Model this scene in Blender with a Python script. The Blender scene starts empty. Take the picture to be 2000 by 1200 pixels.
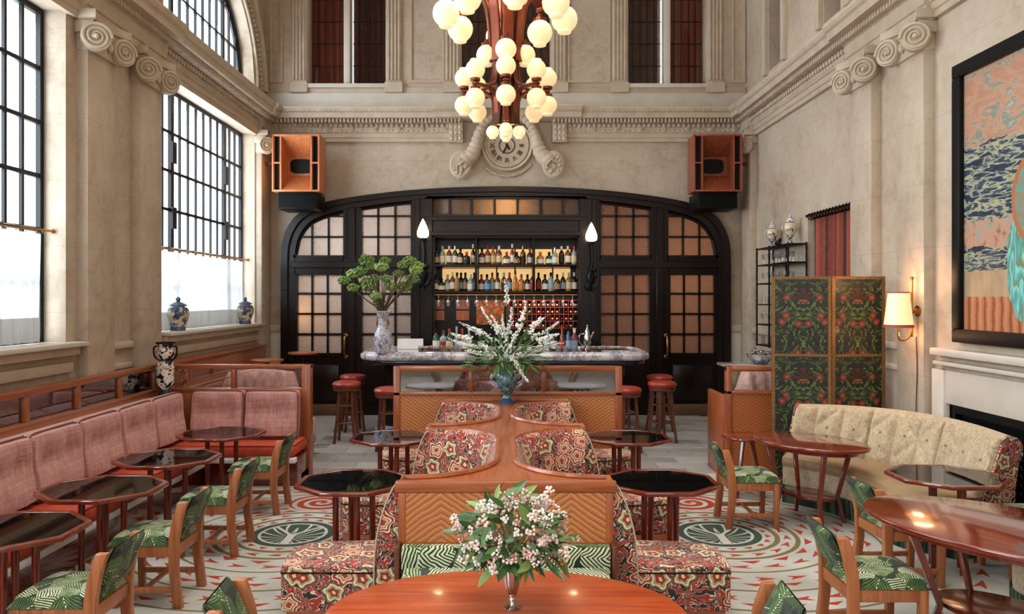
import bpy, bmesh, math, random
from math import pi, sin, cos, sqrt, radians, atan2
from mathutils import Matrix, Vector, Euler
random.seed(7)
C = bpy.context.scene.collection
SC = bpy.context.scene

# ------------------------------------------------------------------ camera
cam = bpy.data.cameras.new('camera')
cam_o = bpy.data.objects.new('camera', cam); C.objects.link(cam_o)
cam.lens = 27.0; cam.sensor_width = 36.0
cam.shift_x = 0.006; cam.shift_y = -0.009
cam.clip_start = 0.05; cam.clip_end = 200
cam_o.location = (0, 0, 2.0); cam_o.rotation_euler = (pi/2, 0, 0)
SC.camera = cam_o

# ------------------------------------------------------------------ world, light, exposure
SC.view_settings.view_transform = 'Standard'
SC.view_settings.look = 'None'
SC.view_settings.gamma = 1.0
SC.view_settings.use_curve_mapping = False
SC.view_settings.exposure = 0.45
try:
    SC.cycles.use_denoising = True
    SC.cycles.max_bounces = 8
    SC.cycles.diffuse_bounces = 4
    SC.cycles.glossy_bounces = 4
    SC.cycles.transparent_max_bounces = 12
    SC.cycles.sample_clamp_indirect = 6.0
    SC.cycles.caustics_reflective = False
    SC.cycles.caustics_refractive = False
except Exception:
    pass
world = bpy.data.worlds.new('overcast_sky'); SC.world = world
world.use_nodes = True
bgn = world.node_tree.nodes['Background']
bgn.inputs[0].default_value = (0.86, 0.95, 1.0, 1)
bgn.inputs[1].default_value = 9.0

def area(name, loc, rot, sx, sy, power, col=(1, 1, 1), portal=False, spread=180):
    l = bpy.data.lights.new(name, 'AREA'); l.shape = 'RECTANGLE'; l.size = sx; l.size_y = sy
    l.energy = power; l.color = col
    l.spread = radians(spread)
    if portal: l.cycles.is_portal = True
    o = bpy.data.objects.new(name, l); C.objects.link(o); o.location = loc; o.rotation_euler = rot
    return o
BAYS = ((9.15, 12.6), (3.74, 7.19), (-1.67, 1.78))
for y0, y1 in BAYS:      # daylight through each tall window and the lunette above it
    area('window_portal', (-4.62, (y0+y1)/2, 3.13), (0, -pi/2, 0), 3.1, y1-y0, 1, portal=True)
    area('window_portal', (-4.62, (y0+y1)/2, 6.3), (0, -pi/2, 0), 1.8, y1-y0, 1, portal=True)
area('rear_fill_light', (0, -2.9, 4.2), (pi/2, 0, 0), 6.5, 5.5, 110, (0.95, 0.97, 1.0))  # added fill from behind the camera; the rear wall has no window
area('ceiling_fill_light', (0.6, 5.5, 9.3), (0, 0, 0), 5.0, 11.0, 200, (1.0, 0.97, 0.93), spread=85)  # added downward fill for floor and seat tops; the ceiling is solid

# ------------------------------------------------------------------ scene helpers
def P(px, py, Y):
    """photo pixel at depth Y -> point"""
    return Vector(((px-988)/1500*Y, Y, 2-(py-582)/1500*Y))
def WM(o):
    m = o.matrix_basis
    return WM(o.parent) @ m if o.parent else m
def thing(name, label, cat, loc=(0, 0, 0), rotz=0, group=None):
    o = bpy.data.objects.new(name, None); C.objects.link(o)
    o.empty_display_size = 0.1
    o.location = loc; o.rotation_euler = (0, 0, rotz)
    o['label'] = label; o['category'] = cat
    if group: o['group'] = group
    return o
def struct(name, loc=(0, 0, 0)):
    o = bpy.data.objects.new(name, None); C.objects.link(o); o.empty_display_size = 0.1
    o.location = loc; o['kind'] = 'structure'
    return o
def tag(o, label, cat, group=None):
    o['label'] = label; o['category'] = cat
    if group: o['group'] = group
    return o
def stuff(o):
    o['kind'] = 'stuff'; return o
def dup(root, loc, rotz, label, group=None, name=None):
    def cp(o, par):
        c = o.copy(); C.objects.link(c)
        if par: c.parent = par
        for ch in o.children: cp(ch, c)
        return c
    r = cp(root, None); r.location = loc; r.rotation_euler = (0, 0, rotz); r['label'] = label
    if group: r['group'] = group
    return r
def piece(name, mesh, parent, loc, rot=(0, 0, 0), sc=(1, 1, 1), matrix=None):
    """a part that shares its mesh with its like; loc is in world coordinates"""
    o = bpy.data.objects.new(name, mesh); C.objects.link(o); o.parent = parent
    m = matrix if matrix is not None else Matrix.LocRotScale(Vector(loc), Euler(rot), Vector(sc))
    o.matrix_basis = WM(parent).inverted() @ m
    return o

class MB:
    def __init__(s): s.v = []; s.f = []
    def add(s, vs, fs):
        n = len(s.v); s.v += [tuple(v) for v in vs]; s.f += [tuple(i+n for i in f) for f in fs]; return s
    def box(s, x0, x1, y0, y1, z0, z1, m=None):
        vs = [Vector((x, y, z)) for z in (z0, z1) for y in (y0, y1) for x in (x0, x1)]
        if m: vs = [m @ v for v in vs]
        return s.add(vs, [(0, 2, 3, 1), (4, 5, 7, 6), (0, 1, 5, 4), (2, 6, 7, 3), (0, 4, 6, 2), (1, 3, 7, 5)])
    def tube(s, pts, r, n=8, caps=True, flat=None):
        """flat=(a,b): rectangular-ish ellipse section scale"""
        pts = [Vector(p) for p in pts]; rs = r if isinstance(r, (list, tuple)) else [r]*len(pts)
        vs = []; fs = []; up = None
        for i, p in enumerate(pts):
            t = (pts[min(i+1, len(pts)-1)]-pts[max(i-1, 0)]).normalized()
            if up is None: up = Vector((0, 0, 1)) if abs(t.z) < .9 else Vector((1, 0, 0))
            a = t.cross(up).normalized(); b = a.cross(t).normalized(); up = b
            for k in range(n):
                th = 2*pi*k/n
                vs.append(p+(a*cos(th)+b*sin(th))*rs[i])
        for i in range(len(pts)-1):
            for k in range(n):
                fs.append((i*n+k, i*n+(k+1) % n, (i+1)*n+(k+1) % n, (i+1)*n+k))
        if caps:
            fs.append(tuple(range(n-1, -1, -1))); L = (len(pts)-1)*n; fs.append(tuple(L+k for k in range(n)))
        return s.add(vs, fs)
    def lathe(s, prof, c=(0, 0, 0), n=20, m=None, sx=1, sy=1):
        vs = []; fs = []; c = Vector(c)
        for r, z in prof:
            for k in range(n):
                v = Vector((r*sx*cos(2*pi*k/n), r*sy*sin(2*pi*k/n), z))
                if m: v = m @ v
                vs.append(v+c)
        for i in range(len(prof)-1):
            for k in range(n): fs.append((i*n+k, i*n+(k+1) % n, (i+1)*n+(k+1) % n, (i+1)*n+k))
        if prof[0][0] < .004: fs.append(tuple(range(n-1, -1, -1)))
        L = (len(prof)-1)*n
        if prof[-1][0] < .004: fs.append(tuple(L+k for k in range(n)))
        return s.add(vs, fs)
    def prism(s, poly, a0, a1, axis='z', m=None):
        """poly of 2D points; axis z:(x,y) y:(x,z) x:(y,z)"""
        def mk(p, a):
            v = {'z': (p[0], p[1], a), 'y': (p[0], a, p[1]), 'x': (a, p[0], p[1])}[axis]
            return m @ Vector(v) if m else Vector(v)
        n = len(poly)
        vs = [mk(p, a0) for p in poly]+[mk(p, a1) for p in poly]
        fs = [tuple(range(n-1, -1, -1)), tuple(range(n, 2*n))]+[(i, (i+1) % n, n+(i+1) % n, n+i) for i in range(n)]
        return s.add(vs, fs)
    def sphere(s, c, r, n=10, k=6, sc=(1, 1, 1), m=None):
        prof = [(max(1e-4, r*sin(pi*i/k)), -r*cos(pi*i/k)) for i in range(k+1)]
        mm = Matrix.Diagonal(Vector(sc)).to_3x3()
        if m: mm = m.to_3x3() @ mm
        return s.lathe(prof, c, n, mm)
    def grid(s, fn, nu, nv, cu=False):
        vs = [fn(i/nu, j/nv) for j in range(nv+1) for i in range(nu if cu else nu+1)]
        w = nu if cu else nu+1
        fs = [(j*w+i, j*w+(i+1) % w, (j+1)*w+(i+1) % w, (j+1)*w+i) for j in range(nv) for i in range(nu)]
        return s.add(vs, fs)
    def mesh(s, name, mat, smooth=False, bevel=0, seg=2, tr=None, ang=35):
        me = bpy.data.meshes.new(name)
        vs = s.v if tr is None else [tr @ Vector(v) for v in s.v]
        me.from_pydata([tuple(v) for v in vs], [], s.f)
        bm = bmesh.new(); bm.from_mesh(me)
        if bevel:
            es = [e for e in bm.edges if len(e.link_faces) == 2 and e.calc_face_angle(0) > radians(ang)]
            bmesh.ops.bevel(bm, geom=es, offset=bevel, segments=seg, affect='EDGES', clamp_overlap=True, profile=0.5)
        bmesh.ops.recalc_face_normals(bm, faces=bm.faces)
        bm.to_mesh(me); bm.free()
        if smooth or bevel:
            me.shade_smooth()
            me.set_sharp_from_angle(angle=radians(40))
        me.materials.append(mat)
        return me
    def build(s, name, mat, parent=None, smooth=False, bevel=0, seg=2, local=False, ang=35):
        tr = None if (parent is None or local) else WM(parent).inverted()
        me = s.mesh(name, mat, smooth, bevel, seg, tr, ang)
        o = bpy.data.objects.new(name, me); C.objects.link(o)
        if parent: o.parent = parent
        return o
def solid(bm_obj, th):
    md = bm_obj.modifiers.new('thickness', 'SOLIDIFY'); md.thickness = th; md.offset = 0
    return bm_obj
def box(name, mat, parent, x0, x1, y0, y1, z0, z1, bevel=0, local=False):
    return MB().box(x0, x1, y0, y1, z0, z1).build(name, mat, parent, bevel=bevel, local=local)
def smoothpath(pts, k=6):
    pts = [Vector(p) for p in pts]; out = []
    for i in range(len(pts)-1):
        p0 = pts[max(i-1, 0)]; p1 = pts[i]; p2 = pts[i+1]; p3 = pts[min(i+2, len(pts)-1)]
        for j in range(k):
            t = j/k
            out.append(.5*((2*p1)+(p2-p0)*t+(2*p0-5*p1+4*p2-p3)*t*t+(3*p1-p0-3*p2+p3)*t**3))
    out.append(pts[-1]); return out
ONES = 'first second third fourth fifth sixth seventh eighth ninth tenth eleventh twelfth thirteenth fourteenth fifteenth sixteenth seventeenth eighteenth nineteenth'.split()
def ordinal(n):
    if n <= 19: return ONES[n-1]
    t = {2: 'twent', 3: 'thirt', 4: 'fort'}[n//10]
    return t+'ieth' if n % 10 == 0 else t+'y-'+ONES[n % 10-1]

# ------------------------------------------------------------------ materials
def L(r, g, b):
    f = lambda c: (c/255/12.92) if c/255 <= .04045 else ((c/255+.055)/1.055)**2.4
    return (f(r), f(g), f(b), 1)
class E:
    def __init__(s, g, k): s.g = g; s.k = k
    def __add__(a, b): return a.g.m('ADD', a, b)
    def __radd__(a, b): return a.g.m('ADD', b, a)
    def __sub__(a, b): return a.g.m('SUBTRACT', a, b)
    def __rsub__(a, b): return a.g.m('SUBTRACT', b, a)
    def __mul__(a, b): return a.g.m('MULTIPLY', a, b)
    def __rmul__(a, b): return a.g.m('MULTIPLY', b, a)
    def __truediv__(a, b): return a.g.m('DIVIDE', a, b)
    def __lt__(a, b): return a.g.m('LESS_THAN', a, b)
    def __gt__(a, b): return a.g.m('GREATER_THAN', a, b)
    def abs(a): return a.g.m('ABSOLUTE', a)
    def fract(a): return a.g.m('FRACT', a)
    def sin(a): return a.g.m('SINE', a)
    def cos(a): return a.g.m('COSINE', a)
    def sqrt(a): return a.g.m('SQRT', a)
    def mx(a, b): return a.g.m('MAXIMUM', a, b)
    def mn(a, b): return a.g.m('MINIMUM', a, b)
class G:
    def __init__(s, name):
        s.mat = bpy.data.materials.new(name); s.mat.use_nodes = True
        s.nt = s.mat.node_tree; s.N = s.nt.nodes; s.b = s.N['Principled BSDF']; s.out = s.N['Material Output']
        s.tc = s.N.new('ShaderNodeTexCoord')
    def link(s, a, b): s.nt.links.new(a.k if isinstance(a, E) else a, b)
    def put(s, v, sock):
        if isinstance(v, E): s.nt.links.new(v.k, sock)
        elif hasattr(v, 'is_output'): s.nt.links.new(v, sock)
        else: sock.default_value = v
    def m(s, op, a, b=0.0, c=None):
        n = s.N.new('ShaderNodeMath'); n.operation = op
        s.put(a, n.inputs[0])
        if b is not None: s.put(b, n.inputs[1])
        if c is not None: s.put(c, n.inputs[2])
        return E(s, n.outputs[0])
    def co(s, kind='Object'): return s.tc.outputs[kind]
    def xyz(s, v):
        n = s.N.new('ShaderNodeSeparateXYZ'); s.nt.links.new(v, n.inputs[0]); return [E(s, o) for o in n.outputs]
    def vec(s, x, y, z=0.0):
        n = s.N.new('ShaderNodeCombineXYZ')
        for i, q in enumerate((x, y, z)): s.put(q, n.inputs[i])
        return n.outputs[0]
    def scale(s, v, sc):
        n = s.N.new('ShaderNodeVectorMath'); n.operation = 'MULTIPLY'; s.nt.links.new(v, n.inputs[0]); n.inputs[1].default_value = sc; return n.outputs[0]
    def addv(s, v, w):
        n = s.N.new('ShaderNodeVectorMath'); n.operation = 'ADD'; s.nt.links.new(v, n.inputs[0]); s.nt.links.new(w, n.inputs[1]); return n.outputs[0]
    def noise(s, v, sc=5, det=3, rough=.5, dist=0, col=False):
        n = s.N.new('ShaderNodeTexNoise'); s.nt.links.new(v, n.inputs['Vector']); n.inputs['Scale'].default_value = sc
        n.inputs['Detail'].default_value = det; n.inputs['Roughness'].default_value = rough; n.inputs['Distortion'].default_value = dist
        return n.outputs['Color'] if col else E(s, n.outputs['Fac'])
    def vor(s, v, sc=5, rnd=1, feat='F1', dim='2D'):
        n = s.N.new('ShaderNodeTexVoronoi'); n.voronoi_dimensions = dim; n.feature = feat
        s.nt.links.new(v, n.inputs['Vector']); n.inputs['Scale'].default_value = sc; n.inputs['Randomness'].default_value = rnd
        return n
    def ramp(s, f, stops, const=False):
        n = s.N.new('ShaderNodeValToRGB'); s.put(f, n.inputs[0]); r = n.color_ramp
        if const: r.interpolation = 'CONSTANT'
        while len(r.elements) < len(stops): r.elements.new(1)
        for e, (p, c) in zip(r.elements, stops): e.position = p; e.color = c
        return n.outputs[0]
    def mix(s, f, a, b):
        n = s.N.new('ShaderNodeMix'); n.data_type = 'RGBA'; s.put(f, n.inputs[0]); s.put(a, n.inputs[6]); s.put(b, n.inputs[7]); return n.outputs[2]
    def bump(s, h, st=.2, d=.01):
        n = s.N.new('ShaderNodeBump'); n.inputs['Strength'].default_value = st; n.inputs['Distance'].default_value = d
        s.put(h, n.inputs['Height']); s.nt.links.new(n.outputs[0], s.b.inputs['Normal']); return n.outputs[0]
    def fin(s, col, rough=.5, metal=0, coat=0, spec=.5, sheen=0):
        s.put(col, s.b.inputs['Base Color']); s.put(rough, s.b.inputs['Roughness']); s.b.inputs['Metallic'].default_value = metal
        s.b.inputs['Coat Weight'].default_value = coat; s.b.inputs['Coat Roughness'].default_value = .08
        s.b.inputs['Specular IOR Level'].default_value = spec
        if sheen: s.b.inputs['Sheen Weight'].default_value = sheen
        return s.mat
    def surf(s, sh): s.nt.links.new(sh, s.out.inputs['Surface'])

def plain(name, c, rough=.5, metal=0, var=.12, sc=8, bump=0, bsc=60, coat=0, spec=.5):
    g = G(name); v = g.co(); n = g.noise(v, sc, 4)
    d = tuple(x*(1-var) for x in c[:3])+(1,); e = tuple(min(1, x*(1+var)) for x in c[:3])+(1,)
    if bump: g.bump(g.noise(v, bsc, 3), bump, .01)
    return g.fin(g.ramp(n, [(.3, d), (.7, e)]), rough, metal, coat, spec)
def wood(name, c1, c2, axis='x', rough=.3, coat=.3, sc=1.0, spec=.5):
    g = G(name); k = {'x': (1.2, 16, 16), 'y': (16, 1.2, 16), 'z': (16, 16, 1.2)}[axis]
    v = g.scale(g.co(), tuple(q*sc for q in k)); n = g.noise(v, 1.6, 5, .6, .6)
    g.bump(n, .05, .004)
    return g.fin(g.ramp(n, [(.3, c1), (.5, tuple((a+b)/2 for a, b in zip(c1, c2))), (.72, c2)]), rough, 0, coat, spec)
def chevron(name, c1, c2, period=.39, off=0.0, slope=1.0, freq=26):
    """veneer laid in a herringbone, strips meeting on vertical seams"""
    g = G(name); x, y, z = g.xyz(g.co())
    a = ((x/period+off).fract()-.5).abs()*period
    t = (z+a*slope*.68)*freq
    w = g.noise(g.co(), 9, 3)
    st = (t+w*.9).fract()
    gr = g.noise(g.vec(a*6, z*60, 0.0), 2, 3)
    col = g.ramp(st*.75+gr*.3, [(.15, c1), (.5, tuple((p+q)/2 for p, q in zip(c1, c2))), (.8, c2)])
    return g.fin(col, .32, 0, .25)

def limestone():
    g = G('limestone'); v = g.co(); n1 = g.noise(v, .9, 5, .6); n2 = g.noise(v, 7, 5, .65, .8)
    x, y, z = g.xyz(v)
    # faint courses of large blocks
    row = (z/.62).fract(); rid = g.m('FLOOR', z/.62)
    sh = (rid*.5).fract()
    jx = ((x+y)/1.24+sh).fract()
    jz = (row < .012).mx(jx < .007)
    f = n1*.55+n2*.45
    c = g.ramp(f, [(.3, L(158, 138, 117)), (.5, L(186, 169, 149)), (.7, L(200, 187, 169))])
    c = g.mix(jz*.35, c, L(150, 132, 112))
    g.bump(n2*.6-jz*.8, .12, .01)
    return g.fin(c, .62)
STONE = limestone()
STONE_P = plain('carved_limestone', L(188, 171, 150), .65, var=.10, sc=6, bump=.15, bsc=50)
STONE_L = plain('pale_limestone', L(202, 193, 181), .5, var=.06, sc=4, bump=.05)
PLASTER = plain('ceiling_plaster', L(200, 186, 166), .8)
BLACKIRON = plain('black_steel', L(13, 16, 21), .4, spec=.25)
BRASS = plain('aged_brass', L(168, 118, 58), .28, 1.0)
COPPER = plain('copper_brown', L(116, 54, 32), .32, .6)
BRONZE = plain('dark_bronze', L(70, 38, 24), .35, .6)
SILVER = plain('silver', L(190, 190, 186), .12, 1.0, var=.03)
DARKWOOD = wood('ebonised_wood', L(12, 8, 7), L(28, 17, 13), 'z', .26, .04, 1, .25)
DARKWOOD_X = wood('ebonised_wood_crosswise', L(12, 8, 7), L(30, 18, 14), 'x', .26, .04, 1, .25)
WOOD = wood('cherry_wood_lengthwise', L(128, 62, 32), L(176, 98, 54), 'x', .3, .3)
WOOD_Y = wood('cherry_wood_endwise', L(128, 62, 32), L(176, 98, 54), 'y', .3, .3)
WOOD_Z = wood('cherry_wood_upright', L(122, 58, 30), L(170, 92, 50), 'z', .3, .3)
CHAIRWOOD = wood('chair_oak', L(140, 78, 44), L(188, 118, 70), 'z', .4, .15)
REDWOOD = wood('red_mahogany', L(84, 24, 12), L(128, 46, 22), 'x', .14, .8)
REDWOOD_Z = wood('red_mahogany_upright', L(88, 26, 14), L(126, 44, 22), 'z', .22, .5)
ORANGEWOOD = wood('polished_orange_mahogany', L(148, 56, 26), L(188, 86, 42), 'x', .22, .3)
STOOLWOOD = wood('stool_wood', L(70, 32, 18), L(112, 56, 32), 'z', .35, .3)
CHEV = chevron('herringbone_cherry_veneer', L(146, 76, 38), L(204, 134, 78), .78)
CHEV_DIM = chevron('herringbone_cherry_panel', L(140, 72, 36), L(184, 108, 58), .3)
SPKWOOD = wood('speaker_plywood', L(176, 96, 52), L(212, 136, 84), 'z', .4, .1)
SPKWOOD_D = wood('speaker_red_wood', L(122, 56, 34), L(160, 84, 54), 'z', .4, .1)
BLACK = plain('matte_black', L(9, 9, 10), .5, spec=.2)
CREAMEDGE = plain('pale_cream_ledge', L(222, 220, 214), .35, var=.04)  # even pale cream for the ledge and the bench edging
REDLEATHER = plain('red_leather', L(150, 52, 38), .3, var=.15, bump=.1, bsc=90)
REDVELVET = plain('rust_red_velvet', L(178, 62, 34), .75, var=.25, sc=9, bump=.1, bsc=70)
PALEWOOD = plain('floor_plinth', L(96, 66, 44), .5)
def mirror():
    g = G('aged_mirror'); n = g.noise(g.co(), 5, 5)
    return g.fin(L(150, 150, 152), g.ramp(n, [(.3, (.02, .02, .02, 1)), (.8, (.10, .10, .10, 1))]), 1.0)
MIRROR = mirror()
def glass_clear(name, tint, ref=.10):
    g = G(name); t = g.N.new('ShaderNodeBsdfTransparent'); t.inputs[0].default_value = tint
    s = g.N.new('ShaderNodeBsdfGlossy'); s.inputs['Roughness'].default_value = .02
    m = g.N.new('ShaderNodeMixShader'); m.inputs[0].default_value = ref
    g.nt.links.new(t.outputs[0], m.inputs[1]); g.nt.links.new(s.outputs[0], m.inputs[2]); g.surf(m.outputs[0])
    return g.mat
GLASS = glass_clear('window_glass', (.97, .985, 1, 1), .04)
GLASSWARE = glass_clear('glassware', (.93, .95, .95, 1), .22)
def obscure(name, c, tr):
    g = G(name); x, y, z = g.xyz(g.co())
    h = ((x+z)*95).sin()*((x-z)*95).sin()
    n = g.noise(g.co(), 2.2, 3)
    nb = g.bump(h, .5, .01)
    col = g.mix(n, c, tuple(q*.72 for q in c[:3])+(1,))
    g.fin(col, .22, 0, 0, .8)
    t = g.N.new('ShaderNodeBsdfTranslucent'); g.put(tr, t.inputs[0]); g.nt.links.new(nb, t.inputs['Normal'])
    m = g.N.new('ShaderNodeMixShader'); m.inputs[0].default_value = .6
    g.nt.links.new(g.b.outputs[0], m.inputs[1]); g.nt.links.new(t.outputs[0], m.inputs[2]); g.surf(m.outputs[0])
    return g.mat
PANE_OBS = obscure('obscured_glass', L(116, 102, 94), (.85, .72, .62, 1))
def emis(name, c, st):
    g = G(name); n = g.noise(g.co(), 3, 2)
    g.fin(c, .25); g.b.inputs['Emission Color'].default_value = c; g.b.inputs['Emission Strength'].default_value = st
    return g.mat
GLOBE = emis('opal_glass_lit', (1.0, .76, .42, 1), .36)
GLOBE_B = emis('opal_glass_lit_bright', (1.0, .78, .46, 1), .42)
FLAME = emis('lit_flame_shade', (1.0, .80, .52, 1), 3.5)
LITPANEL = emis('backlit_amber_panel', (1.0, .62, .22, 1), .5)
SHADE = emis('lit_lamp_shade', (1.0, .70, .36, 1), .50)
def sheer():
    g = G('sheer_linen'); t = g.N.new('ShaderNodeBsdfTranslucent'); t.inputs[0].default_value = (.34, .34, .335, 1)
    d = g.N.new('ShaderNodeBsdfDiffuse'); d.inputs[0].default_value = (.84, .84, .83, 1)
    r = g.N.new('ShaderNodeBsdfTransparent')
    m = g.N.new('ShaderNodeMixShader'); m.inputs[0].default_value = .45
    m2 = g.N.new('ShaderNodeMixShader'); m2.inputs[0].default_value = .02
    g.nt.links.new(t.outputs[0], m.inputs[1]); g.nt.links.new(d.outputs[0], m.inputs[2])
    g.nt.links.new(m.outputs[0], m2.inputs[1]); g.nt.links.new(r.outputs[0], m2.inputs[2]); g.surf(m2.outputs[0])
    return g.mat
SHEER = sheer()

def map2(g, s=1.0):
    x, y, z = g.xyz(g.co()); nx, ny, nz = [q.abs() for q in g.xyz(g.co('Normal'))]
    up = nz > nx.mx(ny); sx_ = (nx > ny)*(1-up)
    a = x*(1-sx_)+y*sx_; b = y*up+z*(1-up)
    return a*s+z*0.0+sx_*(3.3), b*s+up*7.1
def palm(name='palm_leaf_fabric', sc=5.5, dk=0.0):
    g = G(name); a, b = map2(g, sc)
    v = g.vec(a, b)
    wob = g.noise(v, 1.3, 2, col=True)
    v2 = g.addv(v, g.scale(wob, (.35, .35, 0)))
    vo = g.vor(v2, 1.0, .9)
    px, py, pz = g.xyz(v2); cx, cy, cz = g.xyz(vo.outputs['Position']); r0, r1, r2 = g.xyz(vo.outputs['Color'])
    dx = px-cx; dy = py-cy; an = r0*6.283
    u = dx*an.cos()+dy*an.sin(); w = (dy*an.cos()-dx*an.sin()).abs()
    fr = ((u*1.0-w*1.1)*7.5+r1*5).fract()
    blade = (fr < .54)*(w < (.62-u*u*.9))
    rib = w < .025
    tone = g.noise(v, 3.0, 2)*.5+r2*.5
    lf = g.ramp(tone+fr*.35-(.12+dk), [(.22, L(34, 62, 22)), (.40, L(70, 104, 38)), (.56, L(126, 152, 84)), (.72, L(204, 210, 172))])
    bg = g.ramp(g.noise(v, 5, 3), [(.4, L(8, 14, 10)), (.6, L(26, 46, 22)), (.72, L(64, 46, 36))])
    c = g.mix(blade, bg, lf); c = g.mix(rib*blade, c, L(206, 212, 176))
    g.bump(fr, .06, .004)
    return g.fin(c, .75, sheen=.1)
PALM = palm('palm_leaf_fabric', 7.5, -.10)
PALM_BENCH = palm('large_palm_leaf_fabric', 4.6, -.22)
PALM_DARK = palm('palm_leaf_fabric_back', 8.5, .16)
def floral(name, sc=7.0):
    g = G(name); a, b = map2(g, sc); v = g.vec(a, b)
    wob = g.noise(v, 1.1, 3, col=True)
    v2 = g.addv(v, g.scale(wob, (.45, .45, 0)))
    vo = g.vor(v2, 1.0, .8)
    px, py, pz = g.xyz(v2); cx, cy, cz = g.xyz(vo.outputs['Position']); r0, r1, r2 = g.xyz(vo.outputs['Color'])
    dx = px-cx; dy = py-cy
    r = (dx*dx+dy*dy).sqrt(); th = g.m('ARCTAN2', dy, dx)
    pet = r*(1+.16*(th*5+r0*9).sin())
    sw = g.noise(g.addv(v, g.scale(wob, (.9, .9, 0))), 1.3, 3, .6, .5)
    bands = g.ramp((sw*7).fract(), [(0, L(36, 26, 26)), (.16, L(214, 196, 168)), (.26, L(158, 42, 32)), (.66, L(126, 28, 24)), (.74, L(206, 172, 146)), (.82, L(44, 34, 32))], True)
    fl1 = g.ramp(pet, [(0, L(160, 46, 30)), (.12, L(222, 200, 162)), (.16, L(142, 120, 80)), (.22, L(214, 196, 164)), (.28, L(160, 40, 30)), (.37, L(222, 206, 178)), (.42, L(36, 28, 28)), (.46, (0, 0, 0, 1))], True)
    fl2 = g.ramp(pet, [(0, L(222, 190, 150)), (.08, L(140, 38, 28)), (.20, L(160, 148, 104)), (.30, L(222, 208, 176)), (.36, L(120, 112, 80)), (.42, L(36, 28, 28)), (.46, (0, 0, 0, 1))], True)
    fl = g.mix(r2 > .5, fl1, fl2)
    msk = (pet < .46)*(r1 > .18)
    c = g.mix(msk, bands, fl)
    return g.fin(c, .8, sheen=.1)
FLORAL = floral('red_floral_tapestry', 6.8)
PINKFLORAL = plain('pale_pink_floral', L(196, 150, 142), .8, var=.3, sc=14)
def screenpat():
    g = G('dark_foliage_screen_leather'); x, y, z = g.xyz(g.co())
    T = .56
    mx_ = ((x/T+.02).fract()-.5).abs()*T; zz = (z/.83).fract()*.83
    v = g.vec(mx_*7, zz*7)
    n = g.noise(v, 1.0, 2, .5, 2.2); n2 = g.noise(v, 2.2, 2, .5, 1.5)
    c = g.ramp((n*4).fract(), [(0, L(18, 16, 20)), (.3, L(46, 22, 18)), (.42, L(92, 114, 50)), (.64, L(64, 88, 40)), (.74, L(22, 22, 26)), (.9, L(30, 34, 30))], True)
    c = g.mix((n2*3).fract() > .74, c, L(34, 44, 26))
    vo = g.vor(g.vec(mx_*7+.3, zz*7), 1.0, .75); d = E(g, vo.outputs['Distance'])
    q0, q1, q2 = g.xyz(vo.outputs['Color'])
    c = g.mix((d < .26)*(q0 > .45), c, L(108, 44, 28))
    c = g.mix((d < .12)*(q0 > .45), c, L(150, 76, 48))
    # shell fans
    fx = mx_*1.0; fz = (zz-.34); fr = (fx*fx+fz*fz).sqrt(); fa = g.m('ARCTAN2', fx, fz)
    c = g.mix((fr < .10)*(fz > -.02), c, g.mix((fa*9).sin() > .2, L(30, 16, 14), L(74, 34, 22)))
    return g.fin(c, .5, 0, .1)
SCREEN = screenpat()
def tapestry():
    g = G('beige_woven_upholstery'); v = g.co()
    n = g.noise(v, 34, 2, .5, 1.5); n1 = g.noise(v, 4, 2)
    c = g.ramp(n*.7+n1*.3, [(.3, L(146, 124, 94)), (.5, L(178, 158, 128)), (.7, L(194, 178, 150))])
    g.bump(g.noise(v, 120, 2), .15, .004)
    return g.fin(c, .85, sheen=.15)
BEIGE = tapestry()
BEIGEVELVET = plain('beige_velvet_seat', L(150, 124, 90), .8, var=.14, sc=6)
def fringe():
    g = G('green_bullion_fringe'); x, y, z = g.xyz(g.co())
    s = ((x+y*.8)*190).sin()*.5+.5
    return g.fin(g.ramp(s, [(.2, L(30, 44, 34)), (.8, L(84, 102, 80))]), .8)
FRINGE = fringe()
def pinkcloth():
    g = G('dusty_pink_linen'); x, y, z = g.xyz(g.co()); v = g.co()
    w = g.noise(g.vec(x*3, y*3, z*60), 1, 3)*.5+g.noise(g.vec(x*50, y*50, z*4), 1, 3)*.5
    c = g.ramp(w, [(.3, L(160, 106, 98)), (.5, L(184, 132, 124)), (.7, L(204, 160, 152))])
    g.bump(g.noise(v, 5, 4, .6, .6), .5, .03)
    return g.fin(c, .85, sheen=.2)
PINK = pinkcloth()
def marble(name, base, vein, scale=6):
    g = G(name); v = g.co(); w = g.noise(v, scale*.6, 5, .6, 1.2); w2 = g.noise(v, scale*2.5, 5, .7, 2)
    c = g.ramp(w*.5+w2*.5, [(.32, vein), (.47, L(150, 142, 150)), (.53, base), (.7, L(214, 204, 200))])
    return g.fin(c, .12, 0, .3)
MARBLE = marble('grey_pink_marble', L(206, 202, 206), L(112, 108, 124))
MARBLE_B = marble('bluish_marble', L(132, 146, 172), L(62, 72, 96), 4)
def tile_stone():
    g = G('pale_stone_floor'); v = g.co(); oi = g.N.new('ShaderNodeObjectInfo'); r = E(g, oi.outputs['Random'])
    n = g.noise(v, 3, 5, .6, .5)
    c = g.ramp(n*.6+r*.4, [(.2, L(128, 122, 118)), (.5, L(152, 147, 142)), (.8, L(172, 167, 160))])
    return g.fin(c, .38)
TILE = tile_stone()
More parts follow.
